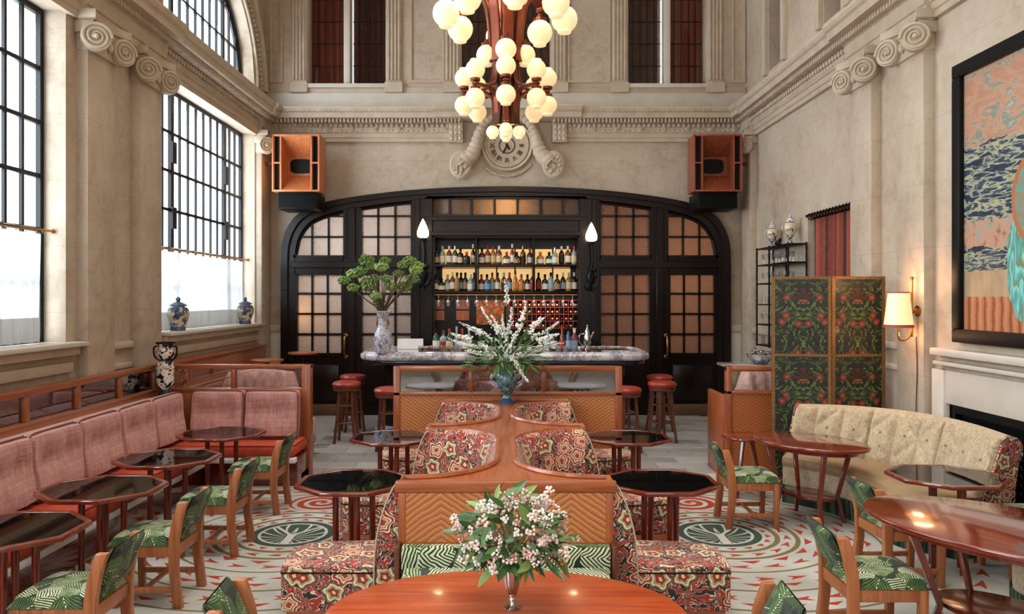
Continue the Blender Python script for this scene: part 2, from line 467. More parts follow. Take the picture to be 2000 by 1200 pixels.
def carpet():
    g = G('woven_medallion_carpet'); x, y, z = g.xyz(g.co())
    X = x.abs()-1.80; per = 3.55
    Y = ((y-6.5)/per+.5).fract()*per-per/2
    r = (X*X+Y*Y).sqrt(); th = g.m('ARCTAN2', Y, X)
    n = g.noise(g.co(), 2.5, 4); nf = g.noise(g.co(), 160, 2)
    base = g.ramp(n*.8+nf*.2, [(.35, L(160, 158, 148)), (.65, L(186, 184, 176))])
    red = L(160, 58, 40); olive = L(112, 100, 66); dk = L(58, 72, 62); cream = L(180, 178, 168)
    def ring(rr, w): return (r-rr).abs() < w
    def arrows(rc, w, N, off=0.0, fl=1, lo=.15, hi=.8):
        u = (th*(N/6.28318*fl)+off).fract(); v = ((r-rc)/w).abs()
        uu = (u-lo)/(hi-lo)
        return (v < (1-uu)*.9)*(uu > (.22-v*.3).mx(0.0))*(uu < 1.0)
    def tris(rc, w, N, off=0.0):
        u = ((th*(N/6.28318)+off).fract()-.5).abs(); v = (r-rc)/w
        return (v > -.5)*(v < (.5-u*3.0))
    c = base
    for rr, w in ((.47, .022), (.63, .02), (.92, .011), (1.28, .012), (1.62, .012)): c = g.mix(ring(rr, w), c, olive)
    m = tris(.405, .05, 18).mx(arrows(.55, .04, 18)).mx(tris(.71, .06, 16, .3)).mx(arrows(.81, .04, 20, .2, -1)).mx(arrows(1.05, .042, 27)).mx(tris(1.17, .05, 27, .5)).mx(arrows(1.42, .042, 36, .1, -1)).mx(tris(1.53, .05, 36, .2))
    c = g.mix(m, c, red)
    # scrolling red border between the medallions
    out = r > 1.72
    s1 = g.noise(g.vec(X.abs()*2.2, Y*2.2), 1.2, 1, .4, 2.6)
    bandm = (s1*6).fract()
    c = g.mix(arrows(1.9, .05, 44), c, red)
    sp = ((X+.0)*(X+.0)+(Y.abs()-.98)*(Y.abs()-.98)).sqrt(); tq = g.m('ARCTAN2', Y.abs()-.98, X)
    c = g.mix((sp < .30)*(Y > 0), c, base)
    spir = (sp*9+tq*.159).fract()
    c = g.mix((sp < .30)*(spir > .42)*(Y > 0), c, red)
    # tree medallion
    c = g.mix(r < .35, c, dk)
    inn = r < .265
    c = g.mix(ring(.275, .012), c, cream)
    ax = X.abs(); t2 = g.m('ARCTAN2', ax, Y+.10)
    q = ((ax*ax+(Y+.1)*(Y+.1)).sqrt())
    br = ((t2*2.6+q*2.2).fract()-.5).abs() < .10
    c = g.mix(inn*br*(q > .05), c, cream)
    c = g.mix(inn*(ax < .035)*(Y < -.03), c, cream)
    c = g.mix(inn*((ax-(Y+.05)*.8).abs() < .018)*(Y > -.06), c, cream)
    g.bump(nf, .2, .004)
    return g.fin(c, .95, spec=.2)
CARPET = carpet()
def painting():
    g = G('painted_seascape_canvas'); x, y, z = g.xyz(g.co())   # canvas: y runs along the wall, z up
    zz = (z-1.73)/2.23
    v = g.vec(y*1.6, z*3.2); n = g.noise(v, 2.6, 3, .55, 1.2); n2 = g.noise(g.vec(y*1.4, z*6), 3.4, 3, .6, .6)
    n3 = g.noise(g.vec(y*5, z*1.2), 2, 3)
    sky = g.ramp(n, [(.40, L(172, 126, 102)), (.56, L(184, 144, 118)), (.63, L(112, 132, 122)), (.70, L(170, 168, 158))])
    sea = g.ramp(n2, [(.36, L(24, 34, 56)), (.46, L(44, 62, 84)), (.49, L(150, 158, 146)), (.54, L(176, 170, 118)), (.58, L(60, 84, 100)), (.66, L(26, 36, 58))], False)
    sand = g.ramp(n3*.6+n*.4, [(.35, L(60, 66, 84)), (.48, L(190, 140, 110)), (.6, L(150, 150, 140)), (.7, L(40, 52, 76))])
    deck = g.ramp(((y*9+n*.4).fract()), [(0, L(96, 50, 32)), (.14, L(170, 98, 64)), (.6, L(196, 130, 92)), (.92, L(140, 78, 48))])
    path = g.ramp(n3, [(.3, L(150, 122, 94)), (.7, L(178, 156, 122))])
    ws = n*.10
    c = g.mix((zz+ws) < .76, sky, sea)
    c = g.mix((zz+ws) < .47, c, sand); c = g.mix((zz+n2*.06) < .34, c, sea)
    c = g.mix(zz < .225, c, path); c = g.mix(zz < .125, c, deck)
    # turquoise robe
    yy = (y-5.98); e = ((yy*2.6+(zz-.27)*.5)*(yy*2.6+(zz-.27)*.5)+(zz-.27)*(zz-.27)*9+n*.25).sqrt()
    robe = g.ramp((n3*5+zz*6).fract(), [(.1, L(92, 176, 170)), (.4, L(130, 206, 196)), (.55, L(112, 120, 80)), (.8, L(80, 150, 146))])
    c = g.mix(e < .78, c, robe)
    rg = ((y-5.92)*(y-5.92)*1.0+(z-2.78)*(z-2.78)*.55).sqrt()
    c = g.mix((rg-.25).abs() < .02, c, L(170, 104, 60)); c = g.mix(rg < .23, c, g.ramp(n2, [(.4, L(90, 150, 140)), (.6, L(150, 120, 90))]))
    return g.fin(c, .4)
CANVAS = painting()
def bluewhite(name, a, b, c3=None, sc=16):
    g = G(name); v = g.co(); n = g.noise(v, sc, 2, .5, 1.2); x, y, z = g.xyz(v)
    st = [(.40, a), (.47, b)] if c3 is None else [(.47, a), (.50, b), (.60, b), (.62, c3)] if sc == 11 else [(.38, a), (.46, b), (.60, b), (.63, c3)]
    return g.fin(g.ramp(n, st), .15, 0, .4)
BW = bluewhite('blue_and_cream_porcelain', L(46, 64, 102), L(206, 190, 160), None, 13)
BWB = plain('blue_glaze', L(58, 76, 112), .18, coat=.4, var=.3, sc=14)
IMARI = bluewhite('black_white_red_porcelain', L(18, 16, 22), L(226, 218, 204), L(160, 46, 34), 11)
FAMROSE = bluewhite('pale_blue_red_porcelain', L(92, 110, 142), L(196, 200, 206), L(176, 84, 60), 20)
URN = bluewhite('blue_green_majolica', L(24, 44, 78), L(84, 124, 128), L(196, 190, 160), 26)
def leafmat(name, c1, c2, c3=None):
    g = G(name); oi = g.N.new('ShaderNodeObjectInfo'); r = E(g, oi.outputs['Random']); n = g.noise(g.co(), 6, 2)
    return g.fin(g.ramp(r*.7+n*.3, [(.1, c1), (.6, c2), (.95, c3 or c2)]), .38)
LEAF = leafmat('glossy_leaf', L(38, 74, 36), L(74, 112, 62), L(150, 176, 92))
LEAF2 = leafmat('soft_leaf', L(46, 84, 44), L(84, 124, 66))
UMBEL = leafmat('green_umbel', L(92, 124, 56), L(146, 172, 92))
BLOSSOM = leafmat('pink_white_blossom', L(222, 178, 168), L(238, 220, 212))
WHITEBLOOM = leafmat('white_bloom', L(226, 228, 220), L(246, 246, 240))
STEM = plain('woody_stem', L(84, 66, 44), .7)
STEMG = plain('green_stem', L(92, 120, 62), .6)
CURT = None
def redcurtain():
    g = G('rust_striped_curtain'); x, y, z = g.xyz(g.co('Generated'))
    s = (y*17).sin()*.5+.5; t = g.noise(g.co(), 20, 2)
    c = g.ramp(s*.8+t*.2, [(.15, L(52, 22, 16)), (.3, L(128, 50, 32)), (.7, L(158, 72, 46)), (.9, L(108, 40, 26))])
    return g.fin(c, .8, sheen=.2)
REDCURT = redcurtain()
# ------------------------------------------------------------------ room shell
S = 13.15/1500
bx = lambda px: (px-988)*S          # back-wall plane
bz = lambda py: 2+(582-py)*S
XW = 4.12
floor = box('floor', plain('screed', L(120, 112, 104), .6), None, -4.7, 4.7, -3.0, 15.6, -.12, -.012); floor['kind'] = 'structure'
tm = MB().box(-.298, .298, -.148, .148, -.012, 0).mesh('floor_tile', TILE, bevel=.004, seg=1)
k = 0
for j in range(15):
    for i in range(-6, 8):
        x = i*.6+(j % 2)*.3; y = 8.72+j*.3+.15
        if -2.6 < x < 3.4 and y < 13.1: piece('floor_tile', tm, floor, (x, y, 0))
box('floor_slab', TILE, floor, -4.2, -2.6, 8.72, 13.1, -.012, -.002)
box('floor_slab', TILE, floor, 3.4, 4.2, 8.72, 13.1, -.012, -.002)
ceil = box('ceiling', PLASTER, None, -4.7, 4.7, -3.0, 13.4, 9.5, 9.65); ceil['kind'] = 'structure'
wr = box('wall_rear', STONE, None, -4.7, 4.7, -3.2, -3.0, -.1, 9.5); wr['kind'] = 'structure'

# -------- left wall
def arch_z(y, y0, y1, zs=5.45, h=1.52):
    c = (y0+y1)/2; r = (y1-y0)/2; t = max(0, 1-((y-c)/r)**2)
    return zs+h*sqrt(t)
mb = MB()
XO = -4.60
edges = [-3.0]
for y0, y1 in reversed(BAYS): edges += [y0, y1]
edges.append(13.2)
for a in range(0, len(edges), 2):
    mb.box(XO, -XW, edges[a], edges[a+1], -.1, 9.5) if False else mb.box(XO, -XW, edges[a], edges[a+1], -.1, 9.5)
for y0, y1 in BAYS:
    mb.box(XO, -XW, y0, y1, -.1, 1.55); mb.box(XO, -XW, y0, y1, 4.69, 5.45)
    n = 28
    for i in range(n):
        ya = y0+(y1-y0)*i/n; yb = y0+(y1-y0)*(i+1)/n
        za = arch_z(ya, y0, y1); zb = arch_z(yb, y0, y1)
        mb.prism([(ya, za), (yb, zb), (yb, 9.5), (ya, 9.5)], XO, -XW, 'x')
wl = mb.build('wall_left', STONE); wl['kind'] = 'structure'

def clip_cell(a0, a1, b0, b1, top, n=6):
    pts = []
    if all(top(a0+(a1-a0)*i/n) <= b0+.02 for i in range(n+1)): return None
    for i in range(n+1):
        a = a0+(a1-a0)*i/n; t = min(b1, top(a))
        if t > b0+.004: pts.append((a, t))
    if len(pts) < 2 or max(p[1] for p in pts)-b0 < .02: return None
    if all(abs(p[1]-b1) < 1e-5 for p in pts): pts = [pts[0], pts[-1]]
    return [(pts[0][0], b0), (pts[-1][0], b0)]+pts[::-1]

XG = -4.35
def tall_window(idx, y0, y1, heavy, cols, rows, z0=1.58, z1=4.69):
    w = struct('window_%d' % idx, (XG, y0, z0))
    f = .055
    fr = MB()
    fr.box(XG-.02, XG+.025, y0, y0+f, z0, z1).box(XG-.02, XG+.025, y1-f, y1, z0, z1)
    fr.box(XG-.02, XG+.025, y0+f, y1-f, z0, z0+f).box(XG-.02, XG+.025, y0+f, y1-f, z1-f, z1)
    fr.build('window_frame', BLACKIRON, w)
    ys = [y0+f]
    for a, n in cols:
        st = ys[-1]
        for i in range(1, n+1): ys.append(st+(a-st)*i/n)
    zs = [z1-f-(z1-z0-2*f)*i/rows for i in range(rows+1)]
    for h in heavy:
        box('mullion', BLACKIRON, w, XG-.02, XG+.025, h-.045, h+.045, z0+f, z1-f)
        for zz in (zs[1]-.25, zs[3]-.1): box('hinge', BLACKIRON, w, XG+.02, XG+.05, h-.05, h+.07, zz-.14, zz+.14)
    gb = MB().box(-.014, .014, -.017, .017, 0, z1-z0-2*f).mesh('glazing_bar', BLACKIRON)
    for y in ys[1:-1]:
        if all(abs(y-h) > .05 for h in heavy): piece('glazing_bar', gb, w, (XG, y, z0+f))
    hb = MB().box(-.018, .018, 0, y1-y0-2*f, -.020, .020).mesh('glazing_rail', BLACKIRON)
    for z in zs[1:-1]: piece('glazing_rail', hb, w, (XG, y0+f, z))
    cache = {}
    for i in range(len(ys)-1):
        wd = round(ys[i+1]-ys[i], 3)
        if wd not in cache: cache[wd] = MB().box(-.003, .003, 0, wd, 0, (z1-z0-2*f)/rows).mesh('pane', GLASS)
        for j in range(rows): piece('pane', cache[wd], w, (XG-.02, ys[i], zs[j+1]))
    return w
tall_window(1, 9.15, 12.6, (9.97, 11.84), ((9.97, 3), (11.84, 7), (12.545, 3)), 6)
tall_window(2, 3.74, 7.19, (4.55, 6.42), ((4.55, 3), (6.42, 7), (7.135, 3)), 6)
def lunette(idx, y0, y1):
    w = struct('window_%d' % idx, (XG, y0, 5.45))
    top = lambda y: arch_z(y, y0+.02, y1-.02)-.03
    n = 24; pts = [(XG, y0+.03+(y1-y0-.06)*i/n, 0) for i in range(n+1)]
    pts = [(x, y, top(y)) for x, y, z in pts]
    MB().tube(pts, .045, 6).tube([(XG, y0, 5.48), (XG, y1, 5.48)], .045, 6).build('window_frame', BLACKIRON, w)
    nc = 13; ys = [y0+.03+(y1-y0-.06)*i/nc for i in range(nc+1)]; zs = [5.48, 6.0, 6.52, 7.0]
    for i, y in enumerate(ys[1:-1]):
        t = .04 if i in (2, 9) else .013
        box('glazing_bar', BLACKIRON, w, XG-.015, XG+.02, y-t, y+t, 5.48, top(y))
    for z in zs[1:3]:
        hh = [y for y in [y0+(y1-y0)*i/200 for i in range(201)] if top(y) > z]
        box('glazing_rail', BLACKIRON, w, XG-.018, XG+.018, hh[0], hh[-1], z-.015, z+.015)
    for i in range(nc):
        for j in range(3):
            poly = clip_cell(ys[i], ys[i+1], zs[j], zs[j+1], top)
            if poly: MB().prism(poly, XG-.022, XG-.016, 'x').build('pane', GLASS, w)
    # moulded arch round the opening, with beaded edge
    t = struct('trim_%d' % (idx+20), (-XW, y0, 5.4))
    c = (y0+y1)/2; r = (y1-y0)/2
    for nm, dr, wd, pr in (('inner_moulding', .02, .07, .05), ('outer_moulding', .24, .09, .12)):
        mb = MB(); m = 36
        def q(u, vv):
            a = pi*u; k2 = [(0, 0), (pr, 0), (pr, wd), (pr*.5, wd*1.2), (0, wd*1.3)][int(round(vv*4))]
            rr = r+dr+k2[1]; hh = 1.52+dr+k2[1]
            return (-XW+k2[0], c-rr*cos(a), 5.45+hh*sin(a))
        mb.grid(q, m, 4).build(nm, STONE_P, t, smooth=False)
    mb = MB()
    for i in range(70):
        a = pi*(i+.5)/70; mb.sphere((-XW+.04, c-(r+.18)*cos(a), 5.45+(1.52+.18)*sin(a)), .036, 6, 4)
    stuff(mb.build('bead_ornament', STONE_P, t))
lunette(3, 9.15, 12.6)
lunette(4, 3.74, 7.19)
# sills
for i, (y0, y1) in enumerate(BAYS[:2]):
    t = struct('trim_%d' % (1+i), (-4.1, y0, 1.4))
    box('sill_board', STONE_L, t, -4.36, -3.98, y0-.02, y1+.16, 1.54, 1.585, .01)
    box('sill_moulding', STONE_P, t, -4.14, -4.03, y0-.01, y1+.10, 1.46, 1.54, .015)
    box('apron_panel', STONE_P, t, -4.14, -4.07, y0, y1+.05, 1.30, 1.40, .015)
    box('apron_panel', STONE_P, t, -4.14, -4.09, y0, y1, .95, 1.22, .012)

# -------- right wall with the curtained opening, fire opening and clerestory lights
NY0, NY1, NZ = 9.12, 10.48, 3.1
FY0, FY1, FZ = 3.7, 7.13, 1.02
CL = ((11.38, 12.03), (9.25, 9.95), (7.0, 7.7))
mb = MB(); XR = 4.6
mb.box(XW, XR, -3, FY0, -.1, 5.55).box(XW, XR, FY0, FY1, FZ, 5.55).box(XW, XR, FY1, NY0, -.1, 5.55)
mb.box(XW, XR, NY0, NY1, NZ, 5.55).box(XW, XR, NY1, 13.2, -.1, 5.55)
ed = [-3]+[q for c in reversed(CL) for q in c]+[13.2]
for a in range(0, len(ed), 2): mb.box(XW, XR, ed[a], ed[a+1], 5.55, 9.5)
for a, b in CL: mb.box(XW, XR, a, b, 8.0, 9.5)
wrt = mb.build('wall_right', STONE); wrt['kind'] = 'structure'
box('recess_back', DARKWOOD, wrt, 4.58, 4.62, NY0-.1, NY1+.1, 0, NZ+.1)
box('recess_back', BLACK, wrt, 4.58, 4.62, FY0-.1, FY1+.1, 0, FZ+.1)
LEADGLASS = plain('dark_leaded_glass', L(48, 50, 40), .12, coat=.3)
LEADRED = plain('red_curtain_behind_glass', L(70, 34, 24), .6, var=.6, sc=9)
for i, (a, b) in enumerate(CL):
    w = struct('window_%d' % (5+i), (4.3, a, 5.6))
    box('stone_mullion', STONE_P, w, 4.2, 4.34, (a+b)/2-.04, (a+b)/2+.04, 5.55, 8.0)
    for q in range(6):
        for s in (0, 1):
            y0_ = a if s == 0 else (a+b)/2+.04; y1_ = (a+b)/2-.04 if s == 0 else b
            for h in (0, 1):
                ym = (y0_+y1_)/2; yy0, yy1 = (y0_, ym-.006) if h == 0 else (ym+.006, y1_)
                box('pane', LEADGLASS, w, 4.36, 4.37, yy0, yy1, 5.56+q*.4, 5.56+q*.4+.386)
    box('window_frame', BLACKIRON, w, 4.38, 4.42, a, b, 5.55, 8.0)
    for yy in (a-.14, b+.02): box('window_jamb', STONE_P, w, 4.05, 4.16, yy, yy+.12, 5.5, 8.2, .01)
# dado rails, chimneypiece mouldings
t = struct('trim_3', (4.1, 5, 1.4))
box('dado_rail', STONE_L, t, 4.02, 4.14, 3.0, 7.30, 1.46, 1.53, .015)
box('dado_rail', STONE_L, t, 4.04, 4.14, 3.0, 7.28, 1.37, 1.41, .012)
box('chimney_panel', STONE_L, t, 4.08, 4.16, 3.0, FY1+.12, FZ+.0, 1.33, .01)
box('chimney_cheek', STONE_L, t, 4.06, 4.16, FY1, FY1+.2, 0, 1.33, .01)
# right baseboard / dado further back
t = struct('trim_4', (4.1, 10.5, 1.4))
box('dado_rail', STONE_P, t, 4.03, 4.14, 9.0, 9.12, 1.42, 1.52, .01)
box('dado_rail', STONE_P, t, 4.03, 4.14, 10.48, 12.6, 1.42, 1.52, .01)
b_ = box('baseboard_right', STONE_L, None, 4.05, 4.14, 10.5, 13.1, 0, .22, .01); b_['kind'] = 'structure'
# fire screen
fs = thing('fireplace_grille', 'black pierced metal grille filling the low fireplace opening under the painting', 'fireplace grille', (4.2, (FY0+FY1)/2, 0))
mb = MB(); mb.box(4.13, 4.18, FY0, FY1, .94, FZ).box(4.13, 4.18, FY0, FY1, 0, .06).box(4.13, 4.18, FY1-.07, FY1, .06, .94).box(4.13, 4.18, FY0, FY0+.07, .06, .94)
mb.build('frame', BLACK, fs)
mb = MB()
for i in range(46):
    for j in range(12):
        y = FY0+.12+i*.07; z = .10+j*.072
        mb.tube([(4.155, y+.035, z), (4.155, y, z+.036), (4.155, y-.035, z), (4.155, y, z-.036), (4.155, y+.035, z)], .007, 4, False)
stuff(mb.build('pierced_pattern', BLACKIRON, fs))
box('fire_back', BLACK, fs, 4.2, 4.22, FY0, FY1, 0, FZ)

# -------- Ionic pilasters
def volute_mesh():
    mb = MB()
    mb.lathe([(.001, -.05), (.13, -.05), (.135, -.03), (.135, .03), (.13, .05), (.001, .05)], n=20)
    for s in (-1, 1):
        pts = []
        for i in range(56):
            a = i/55*2*pi*2.6; r = .135*(1-i/55*.80)
            pts.append((r*cos(a), r*sin(a), s*(.052+.012*i/55)))
        mb.tube(pts, [.018*(1-.5*i/55) for i in range(56)], 6)
        mb.sphere((0, 0, s*.06), .03, 8, 5)
    return mb.mesh('volute', STONE_P, smooth=True)
VOL = volute_mesh()
def pilaster(idx, side, y0, y1, zt=4.66, depth=.11, vols=(1, 1)):
    s = side; xw = s*XW; xf = s*(XW-depth)
    t = struct('trim_%d' % idx, (xf, y0, 0))
    lo, hi = min(xw+s*.02, xf), max(xw+s*.02, xf)
    box('shaft', STONE, t, lo, hi, y0, y1, 0, 4.40, .008)
    lo2, hi2 = min(xw, xf-s*.05), max(xw, xf-s*.05)
    box('base_block', STONE_L, t, lo2, hi2, y0-.05, y1+.05, 0, .34, .02)
    mb = MB(); xa = xf-s*.13
    def ab(u, v):
        yy = y0-.10+(y1-y0+.20)*u; bow = .10*(1-(2*u-1)**2)
        return (xa+s*bow if v > .5 else xw, yy, 0)
    poly = [(xw, y0-.10)]+[(xa+s*.09*(1-(2*i/10-1)**2), y0-.10+(y1-y0+.20)*i/10) for i in range(11)]+[(xw, y1+.10)]
    mb.prism(poly, 4.66, 4.75, 'z'); 
    poly2 = [(xw, y0-.05)]+[(xa+s*.05+s*.07*(1-(2*i/10-1)**2), y0-.05+(y1-y0+.10)*i/10) for i in range(11)]+[(xw, y1+.05)]
    mb.prism(poly2, 4.54, 4.66, 'z')
    mb.build('abacus', STONE_P, t, bevel=.012)
    box('necking', STONE_P, t, min(xw, xf-s*.03), max(xw, xf-s*.03), y0-.01, y1+.01, 4.38, 4.55, .01)
    mb = MB()
    for i in range(4): mb.sphere((xf-s*.05, y0+(y1-y0)*(i+.5)/4, 4.50), .045, 8, 6, (.7, .8, 1.2))
    stuff(mb.build('egg_ornament', STONE_P, t, smooth=True))
    for q, (yy, nx, ny) in enumerate(((y0+.01, .55, -.84), (y1-.01, .9, -.45))):
        if not vols[q]: continue
        nrm = Vector((-s*nx, ny, 0)).normalized()
        z = Vector((0, 0, 1)); xx = z.cross(nrm).normalized()
        R = Matrix((xx, z, nrm)).transposed().to_4x4()
        if s > 0: R = R @ Matrix.Scale(-1, 4, (1, 0, 0))
        piece('volute', VOL, t, None, matrix=Matrix.Translation((xf-s*.07, yy, 4.50)) @ R)
    return t
pi_ = 5
for s in (-1, 1):
    for a, b in ((7.37, 7.88), (8.43, 8.95), (1.9, 2.42), (2.98, 3.5), (12.62, 13.1)):
        if b < 3.6 and s < 0 and False: continue
        pilaster(pi_, s, a, b, vols=(1, 0) if a > 12 else (1, 1)); pi_ += 1
# apron dado returns between the pilasters
for s in (-1, 1):
    t = struct('trim_%d' % (70 if s < 0 else 71), (s*4.1, 8.1, 1.4))
    for z0, z1, d in ((1.46, 1.53, .05), (1.24, 1.30, .03)):
        box('dado_rail', STONE_P, t, min(s*4.13, s*(4.12-d)), max(s*4.13, s*(4.12-d)), 7.9, 8.42, z0, z1, .01)

# -------- entablature
PROF = [(0, 4.66), (.06, 4.66), (.06, 4.72), (.08, 4.73), (.08, 4.80), (.10, 4.81), (.10, 4.95), (.13, 4.97), (.16, 4.99), (.16, 5.02), (.30, 5.02), (.31, 5.10), (.34, 5.12), (.36, 5.16), (.36, 5.19), (0, 5.24)]
ex_l, ex_r = bx(905), bx(1078)
YB = 13.15
def ent_back(idx, xa, xb):
    t = struct('trim_%d' % idx, ((xa+xb)/2, YB, 4.7))
    mb = MB()
    for (d0, z0), (d1, z1) in zip(PROF, PROF[1:]):
        if z0 == z1 and d0 == d1: continue
        mb.add([(xa, YB-d0, z0), (xb, YB-d0, z0), (xb, YB-d1, z1), (xa, YB-d1, z1)], [(0, 1, 2, 3)])
    for xx in (xa, xb): mb.add([(xx, YB-d, z) for d, z in PROF]+[(xx, YB, 5.24)], [tuple(range(len(PROF)+1))])
    mb.build('moulding', STONE_P, t)
    n = int((xb-xa)/.062); dm = MB(); em = MB(); ov = MB()
    for i in range(n):
        x = xa+.03+i*(xb-xa-.03)/n
        dm.box(x-.018, x+.018, YB-.24, YB-.15, 4.955, 5.018)
    m = int((xb-xa)/.085)
    for i in range(m):
        x = xa+.04+i*(xb-xa-.04)/m
        em.sphere((x, YB-.12, 4.925), .030, 6, 5, (1, .8, 1.3)); ov.sphere((x+.02, YB-.335, 5.135), .024, 6, 4)
        ov.sphere((x, YB-.10, 4.835+.012*(i % 2)), .024, 6, 4, (1.2, .7, .8))
    stuff(dm.build('dentil', STONE_P, t)); stuff(em.build('egg_ornament', STONE_P, t, smooth=True)); stuff(ov.build('leaf_ornament', STONE_P, t, smooth=True))
    rm = MB().lathe([(.001, 0), (.045, 0), (.05, .012), (.032, .03), (.02, .022), (.012, .036), (.001, .038)], n=10).mesh('rosette', STONE_P, smooth=True)
    k = int((xb-xa)/.40)
    for i in range(k): piece('rosette', rm, t, (xa+.3+i*.40, YB-.10, 4.87), (pi/2, 0, 0))
    # carved end bracket beside the clock
    xe = xb if xb < 0 or abs(xb) < 1 else xa
    sg = -1 if xe == xb else 1
    mb = MB().box(min(xe, xe+sg*.24), max(xe, xe+sg*.24), YB-.16, YB, 4.64, 4.96)
    for i in range(9): mb.sphere((xe+sg*(.05+.07*(i % 3)), YB-.165, 4.70+.10*(i//3)), .038, 7, 5, (1, .6, 1.2))
    mb.build('carved_bracket', STONE_P, t, smooth=True)
ent_back(30, -XW, ex_l); ent_back(31, ex_r, XW)
def top_break(idx, xa, xb):
    """the crowning cornice that carries on above the clock"""
    t = struct('trim_%d' % idx, ((xa+xb)/2, YB, 5.1))
    mb = MB(); pr = [(0, 5.0), (.34, 5.02), (.36, 5.10), (.42, 5.13), (.46, 5.18), (.46, 5.21), (0, 5.25)]
    for (d0, z0), (d1, z1) in zip(pr, pr[1:]): mb.add([(xa, YB-d0, z0), (xb, YB-d0, z0), (xb, YB-d1, z1), (xa, YB-d1, z1)], [(0, 1, 2, 3)])
    for xx in (xa, xb): mb.add([(xx, YB-d, z) for d, z in pr], [tuple(range(len(pr)))])
    mb.build('moulding', STONE_P, t)
top_break(32, bx(850), bx(940)); top_break(33, bx(1040), bx(1132))
def ent_side(idx, s):
    t = struct('trim_%d' % idx, (s*XW, 6, 4.7)); ya, yb = -3.0, 12.79+.36
    mb = MB()
    for (d0, z0), (d1, z1) in zip(PROF, PROF[1:]):
        mb.add([(s*(XW-d0), ya, z0), (s*(XW-d0), yb, z0), (s*(XW-d1), yb, z1), (s*(XW-d1), ya, z1)], [(0, 1, 2, 3)])
    mb.build('moulding', STONE_P, t)
    dm = MB(); em = MB(); n = int((yb-2)/.062)
    for i in range(n):
        y = 2+i*.062; d = sorted((s*(XW-.24), s*(XW-.15))); dm.box(d[0], d[1], y-.018, y+.018, 4.955, 5.018)
    for i in range(int((yb-2)/.085)):
        y = 2+i*.085
        em.sphere((s*(XW-.12), y, 4.925), .030, 6, 4, (.8, 1, 1.3)); em.sphere((s*(XW-.10), y, 4.85), .026, 6, 4, (.6, 1.2, .9))
    stuff(dm.build('dentil', STONE_P, t)); stuff(em.build('egg_ornament', STONE_P, t, smooth=True))
    # blocks breaking forward over each pair of pilasters
    for a, b in ((7.3, 9.02), (1.83, 3.57), (12.55, 13.15)):
        mb = MB(); sc = .045
        for (d0, z0), (d1, z1) in zip(PROF, PROF[1:]):
            mb.add([(s*(XW-d0-sc), a, z0-.007), (s*(XW-d0-sc), b, z0-.007), (s*(XW-d1-sc), b, z1-.007), (s*(XW-d1-sc), a, z1-.007)], [(0, 1, 2, 3)])
        for yy in (a, b): mb.add([(s*(XW-d-sc), yy, z-.007) for d, z in PROF]+[(s*XW, yy, 5.24), (s*XW, yy, 4.66)], [tuple(range(len(PROF)+2))])
        mb.build('projecting_block', STONE_P, t)
ent_side(34, -1); ent_side(35, 1)

# -------- back wall with the arched opening and upper windows
ARC = [(435, 520), (433, 480), (424, 450), (407, 425), (380, 408), (345, 396), (290, 386), (200, 375), (100, 368.5), (0, 366)]
INN = [(410, 520), (408, 485), (400, 460), (383, 437), (357, 423), (322, 413), (272, 404), (192, 394), (100, 388.5), (0, 386)]
def curve(pts):
    w = [Vector((p[0]*S, 0, 2+(582-p[1])*S)) for p in pts]
    w = smoothpath(w, 5)
    r = [(v.x, v.z) for v in w]
    return [(-x, z) for x, z in r]+[(x, z) for x, z in r[::-1][1:]]
OUT_C = curve(ARC); IN_C = curve(INN)
def top_of(c):
    def f(x):
        x = max(min(x, c[-1][0]), c[0][0])
        for (x0, z0), (x1, z1) in zip(c, c[1:]):
            if x0 <= x <= x1 and x1 > x0: return z0+(z1-z0)*(x-x0)/(x1-x0)
        return 0
    return f
UPW = ((bx(602), bx(753)), (-.76, .76), (bx(1227), bx(1379)))
mb = MB(); Y0, Y1 = YB, YB+.35
mb.box(-4.6, OUT_C[0][0], Y0, Y1, -.1, 4.7); mb.box(OUT_C[-1][0], 4.6, Y0, Y1, -.1, 4.7)
for (x0, z0), (x1, z1) in zip(OUT_C, OUT_C[1:]):
    if abs(x1-x0) > 1e-4: mb.prism([(x0, z0), (x1, z1), (x1, 4.7), (x0, 4.7)], Y0, Y1, 'y')
mb.box(-4.6, 4.6, Y0, Y1, 4.7, 5.66)
xs = [-4.6]+[q for u in UPW for q in u]+[4.6]
for a in range(0, len(xs), 2): mb.box(xs[a], xs[a+1], Y0, Y1, 5.66, 8.4)
mb.box(-4.6, 4.6, Y0, Y1, 8.4, 9.5)
wb = mb.build('wall_back', STONE); wb['kind'] = 'structure'
DIMGLASS = glass_clear('old_leaded_glass', (.92, .86, .82, 1), .03)
LEADP = plain('leaded_pane', L(44, 26, 22), .1, coat=.3, var=.3)
